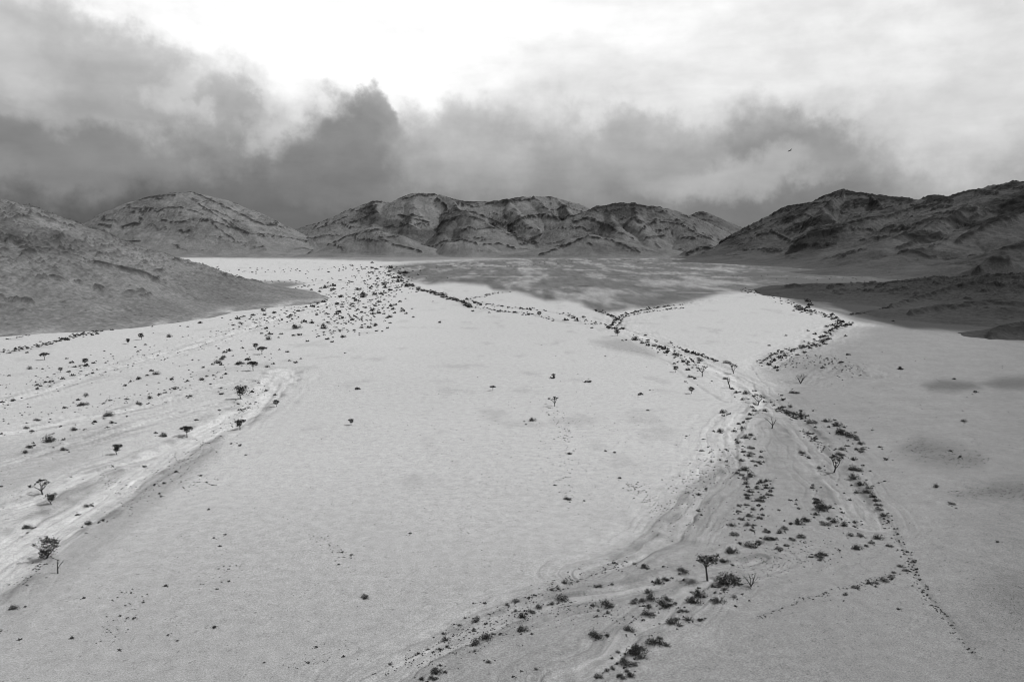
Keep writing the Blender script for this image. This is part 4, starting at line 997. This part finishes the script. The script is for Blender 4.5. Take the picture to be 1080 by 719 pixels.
# ------------------------------------------------------------------ the bird
def build_bird(u, v, d, span):
    x, y, z = at_depth(u, v, d)
    e = bpy.data.objects.new('bird', None); COL.objects.link(e)
    e.location = (x, y, z); e.scale = (span,) * 3; e.rotation_euler = (R(8), R(-34), R(20))
    e['label'] = 'small dark soaring bird high in the sky over the right hills'; e['category'] = 'bird'
    mb = MB()
    mb.tube([(0, -.30, 0), (0, -.26, .0), (0, -.18, .01), (0, -.05, 0), (0, .10, 0), (0, .2, .005)], [.004, .02, .035, .06, .05, .015], 8)
    mb.tube([(0, -.26, .01), (0, -.31, .015), (0, -.345, .005), (0, -.37, -.005)], [.028, .034, .022, .004], 8)
    body = link('body', mb.mesh('body', [M_BIRD]), e)
    for sgn in (-1, 1):
        pts = [(.03, -.12), (.2, -.17), (.33, -.13), (.5, -.02), (.47, .02), (.44, .0), (.42, .05), (.38, .02), (.35, .08), (.28, .06), (.15, .09), (.04, .08)]
        n = len(pts); Vv = []
        for zz in (.006, -.006):
            for (px, py) in pts: Vv.append((sgn * px, py, zz + .16 * px))
        me = bpy.data.meshes.new('wing')
        top = list(range(n)); bot = list(range(2 * n - 1, n - 1, -1))
        fs = [top, bot] + [[i, (i + 1) % n, n + (i + 1) % n, n + i] for i in range(n)]
        me.from_pydata(Vv, [], fs); me.materials.append(M_BIRD); me.update()
        link('wing', me, e)
    pts = [(-.03, .16), (.03, .16), (.09, .34), (.03, .36), (-.03, .36), (-.09, .34)]
    n = len(pts)
    Vv = [(a, b, .005) for a, b in pts] + [(a, b, -.005) for a, b in pts]
    me = bpy.data.meshes.new('tail')
    me.from_pydata(Vv, [], [list(range(n)), list(range(2 * n - 1, n - 1, -1))] + [[i, (i + 1) % n, n + (i + 1) % n, n + i] for i in range(n)])
    me.materials.append(M_BIRD); me.update()
    link('tail', me, e)
build_bird(833, 159, 330, 2.4)

# ------------------------------------------------------------------ sky: Nishita daylight behind broken cloud, all grey
SUN_EL, SUN_AZ = R(50), R(84)           # azimuth from +Y towards +X
def build_world():
    w = bpy.data.worlds.new('World'); sc.world = w
    w.use_nodes = True
    nt = w.node_tree; N, L = nt.nodes, nt.links
    bg = N['Background']; bg.inputs['Strength'].default_value = .1

    def val(x): return x
    def M(op, a, b=None, c=None, clamp=False):
        n = N.new('ShaderNodeMath'); n.operation = op; n.use_clamp = clamp
        for i, q in enumerate((a, b, c)):
            if q is None: continue
            if isinstance(q, (int, float)): n.inputs[i].default_value = q
            else: L.new(q, n.inputs[i])
        return n.outputs[0]
    tc = N.new('ShaderNodeTexCoord')
    D = tc.outputs['Generated']
    sep = N.new('ShaderNodeSeparateXYZ'); L.new(D, sep.inputs[0])
    X, Y, Z = sep.outputs
    az = M('ARCTAN2', X, Y)
    el = M('ARCSINE', Z)

    def noise_tex(scale, detail, rough, seed=0, dist=0, stretch=1.0):
        mp = N.new('ShaderNodeMapping'); mp.inputs['Location'].default_value = (seed * 3.1, seed * 1.7, seed * 2.3)
        mp.inputs['Scale'].default_value = (1, 1, stretch)
        L.new(D, mp.inputs['Vector'])
        t = N.new('ShaderNodeTexNoise'); t.inputs['Scale'].default_value = scale; t.inputs['Detail'].default_value = detail
        t.inputs['Roughness'].default_value = rough; t.inputs['Distortion'].default_value = dist
        L.new(mp.outputs[0], t.inputs['Vector'])
        return t.outputs['Fac']
    n1 = noise_tex(6, 6, .55, 1); n2 = noise_tex(6, 6, .55, 2); n3 = noise_tex(22, 5, .55, 3); n4 = noise_tex(22, 5, .55, 4)
    n5 = noise_tex(60, 4, .55, 5); n6 = noise_tex(60, 4, .55, 6)
    # billowing: the cloud map is bent by noise
    wa = M('ADD', M('MULTIPLY', M('SUBTRACT', n1, .5), .26), M('ADD', M('MULTIPLY', M('SUBTRACT', n3, .5), .065), M('MULTIPLY', M('SUBTRACT', n5, .5), .018)))
    we = M('ADD', M('MULTIPLY', M('SUBTRACT', n2, .5), .16), M('ADD', M('MULTIPLY', M('SUBTRACT', n4, .5), .055), M('MULTIPLY', M('SUBTRACT', n6, .5), .018)))
    a2 = M('ADD', az, wa); e2 = M('ADD', el, we)

    def aed(u, v):
        dx, dy, dz = ray(u, v)
        return math.atan2(dx, dy), math.atan2(dz, math.hypot(dx, dy))

    def blob(u, v, su, sv, rot=0, pw=1.0, warped=True, hard=None):
        a0, e0 = aed(u, v)
        sa, se = su / F, sv / F
        da = M('SUBTRACT', a2 if warped else az, a0); de = M('SUBTRACT', e2 if warped else el, e0)
        c, s = math.cos(rot), math.sin(rot)
        p = M('MULTIPLY', M('ADD', M('MULTIPLY', da, c), M('MULTIPLY', de, s)), 1 / sa)
        q = M('MULTIPLY', M('SUBTRACT', M('MULTIPLY', de, c), M('MULTIPLY', da, s)), 1 / se)
        r2 = M('ADD', M('MULTIPLY', p, p), M('MULTIPLY', q, q))
        if hard:
            n = N.new('ShaderNodeMapRange'); n.interpolation_type = 'SMOOTHSTEP'
            n.inputs['From Min'].default_value = 1 + hard; n.inputs['From Max'].default_value = max(0, 1 - hard)
            L.new(r2, n.inputs['Value']); return n.outputs['Result']
        return M('EXPONENT', M('MULTIPLY', r2, -1.0))
    # base: brightness rising with height, darkest bank low at the left
    mr = N.new('ShaderNodeValToRGB')
    L.new(M('ADD', el, M('MULTIPLY', we, .55)), mr.inputs[0])
    cr = mr.color_ramp
    stops = [(0.0, .16), (.045, .20), (.09, .29), (.14, .42), (.19, .68), (.25, .90), (.31, .97)]
    while len(cr.elements) < len(stops): cr.elements.new(.5)
    for e, (p, c) in zip(cr.elements, stops): e.position = p; e.color = (c, c, c, 1)
    cur = M('ADD', mr.outputs['Color'], 0.0)

    def toward(cur, mask, target, amt):
        k = M('MULTIPLY', mask, amt)
        return M('ADD', M('MULTIPLY', cur, M('SUBTRACT', 1.0, k)), M('MULTIPLY', k, target))
    for (u, v, su, sv, rot, tgt, amt, hard) in CLOUDS:
        cur = toward(cur, blob(u, v, su, sv, rot, hard=hard), tgt, amt)
    # wisps and mottling of the cloud itself
    f1 = noise_tex(9, 7, .55, 7, .15, 2.0); f2 = noise_tex(34, 5, .5, 8, .0, 1.4); f3 = noise_tex(7, 6, .55, 9, .3, 5.0)
    det = M('ADD', M('MULTIPLY', M('SUBTRACT', f1, .5), .55), M('ADD', M('MULTIPLY', M('SUBTRACT', f2, .5), .10), M('MULTIPLY', M('SUBTRACT', f3, .5), .28)))
    cur = M('MULTIPLY', cur, M('ADD', 1.0, det))
    # away from the view the cover thins to an even grey; below the horizon it is dim
    st = N.new('ShaderNodeTexSky'); st.sky_type = 'NISHITA'; st.sun_disc = False
    st.sun_elevation = SUN_EL; st.sun_rotation = SUN_AZ
    bw = N.new('ShaderNodeRGBToBW'); L.new(st.outputs[0], bw.inputs[0])
    zen = N.new('ShaderNodeMapRange'); zen.inputs['From Min'].default_value = .42; zen.inputs['From Max'].default_value = .62
    L.new(el, zen.inputs['Value'])
    cover = M('SUBTRACT', 1.0, M('MULTIPLY', zen.outputs['Result'], .90))
    cloud10 = M('MULTIPLY', M('MAXIMUM', cur, .02), 10.0 * CLOUD_GAIN)
    tot = M('ADD', M('MULTIPLY', cloud10, cover), M('MULTIPLY', bw.outputs[0], M('SUBTRACT', 1.0, cover)))
    cc = N.new('ShaderNodeCombineColor')
    for i in range(3): L.new(tot, cc.inputs[i])
    L.new(cc.outputs[0], bg.inputs['Color'])
EXPO = .1
CLOUD_GAIN = 1 / 2 ** EXPO
CLOUDS = [  # photo centre u, v, half sizes px, tilt, brightness, strength, softness of the edge (None: very soft)
    (380, 40, 230, 85, .0, 1.15, .95, None),
    (60, 110, 170, 95, -.25, .37, .85, .75),
    (150, 55, 80, 30, -.6, .45, .6, .8),
    (20, 35, 60, 30, -.5, .58, .7, .9),
    (60, 140, 120, 24, -.1, .19, .7, .9),
    (120, 175, 150, 22, .1, .30, .5, None),
    (90, 216, 300, 38, 0, .085, .95, None),
    (225, 95, 32, 30, .4, .70, .5, .9),
    (246, 140, 17, 46, .1, .33, .6, .9),
    (285, 150, 34, 20, -.3, .62, .6, .9),
    (355, 165, 62, 52, .45, .25, .95, .6),
    (378, 118, 24, 26, .2, .30, .8, .6),
    (335, 205, 160, 36, .1, .18, .75, None),
    (480, 150, 85, 48, .1, .46, .7, .6),
    (560, 190, 150, 50, .0, .33, .65, None),
    (470, 205, 90, 26, .0, .27, .5, None),
    (700, 140, 80, 34, -.25, .37, .85, .55),
    (760, 170, 150, 42, -.1, .36, .55, None),
    (885, 168, 112, 50, -.62, .235, .95, .42),
    (815, 175, 72, 26, .12, .50, .7, .8),
    (730, 178, 60, 18, .0, .44, .5, .9),
    (1020, 140, 60, 60, .0, .74, .85, None),
    (780, 225, 70, 24, .0, .19, .7, None),
    (620, 222, 160, 22, .0, .23, .6, None),
    (900, 60, 230, 40, .05, .92, .6, None),
    (1000, 25, 150, 12, .05, .68, .4, None),
    (640, 70, 110, 14, -.1, .80, .4, None),
]
build_world()

sun = bpy.data.lights.new('sun', 'SUN'); sun.energy = 3.7; sun.angle = R(.7); sun.color = (1, 1, 1)
so = bpy.data.objects.new('sun', sun); COL.objects.link(so)
from mathutils import Vector
sd = Vector((math.sin(SUN_AZ) * math.cos(SUN_EL), math.cos(SUN_AZ) * math.cos(SUN_EL), math.sin(SUN_EL)))
so.rotation_euler = (-sd).to_track_quat('-Z', 'Y').to_euler()
so.location = (300, 0, 300)

def build_shade_cloud(c, dr, la, lb, th, dens):  # unseen cloud added out of view to darken the right-hand ground and hills
    nu, nv = 72, 36
    T, P = np.meshgrid(np.linspace(0, 2 * np.pi, nu, endpoint=False), np.linspace(.02, np.pi - .02, nv))
    a = np.cos(T) * np.sin(P); b = np.sin(T) * np.sin(P); h = np.cos(P)
    k = 1 + .16 * fbm(a * 2.2 + 5, b * 2.2 + h, 4, 401) + .05 * fbm(a * 7, b * 7 + h, 3, 402)
    al, bl, hl = a * k * la, b * k * lb, h * k * th
    X = c[0] + al * dr[0] + bl * dr[1]; Y = c[1] + al * dr[1] - bl * dr[0]; Z = c[2] + hl
    idx = np.arange(nu * nv).reshape(nv, nu)
    q = np.stack([idx[:-1], np.roll(idx[:-1], -1, 1), np.roll(idx[1:], -1, 1), idx[1:]], -1).reshape(-1, 4)
    m = bpy.data.materials.new('shade_cloud_vapour'); nt, N, L = nodes_of(m)
    N.remove(N['Principled BSDF'])
    pv = N.new('ShaderNodeVolumePrincipled'); pv.inputs['Color'].default_value = (.9, .9, .9, 1); pv.inputs['Density'].default_value = dens
    L.new(pv.outputs[0], N['Material Output'].inputs['Volume'])
    link('shade_cloud', new_mesh('shade_cloud', np.stack([X.ravel(), Y.ravel(), Z.ravel()], 1), q, [m]), label='added unseen vapour volume beyond the right edge, shading the right-hand slopes', cat='shade_cloud', kind='structure')
build_shade_cloud((2110, 545, 900), (.35, .94), 2200, 1000, 170, .0016)

cam = bpy.data.cameras.new('camera'); cam.sensor_width = 36; cam.lens = F / 1080 * 36; cam.clip_end = 200000; cam.clip_start = .5
co = bpy.data.objects.new('camera', cam); COL.objects.link(co)
co.location = (0, 0, CAM_H); co.rotation_euler = (math.pi / 2 - PITCH, 0, 0)
sc.camera = co

vs = sc.view_settings
vs.view_transform = 'Standard'; vs.look = 'None'; vs.gamma = 1; vs.exposure = EXPO; vs.use_curve_mapping = False
sc.cycles.max_bounces = 4; sc.cycles.filter_width = 1.05; sc.cycles.volume_bounces = 0
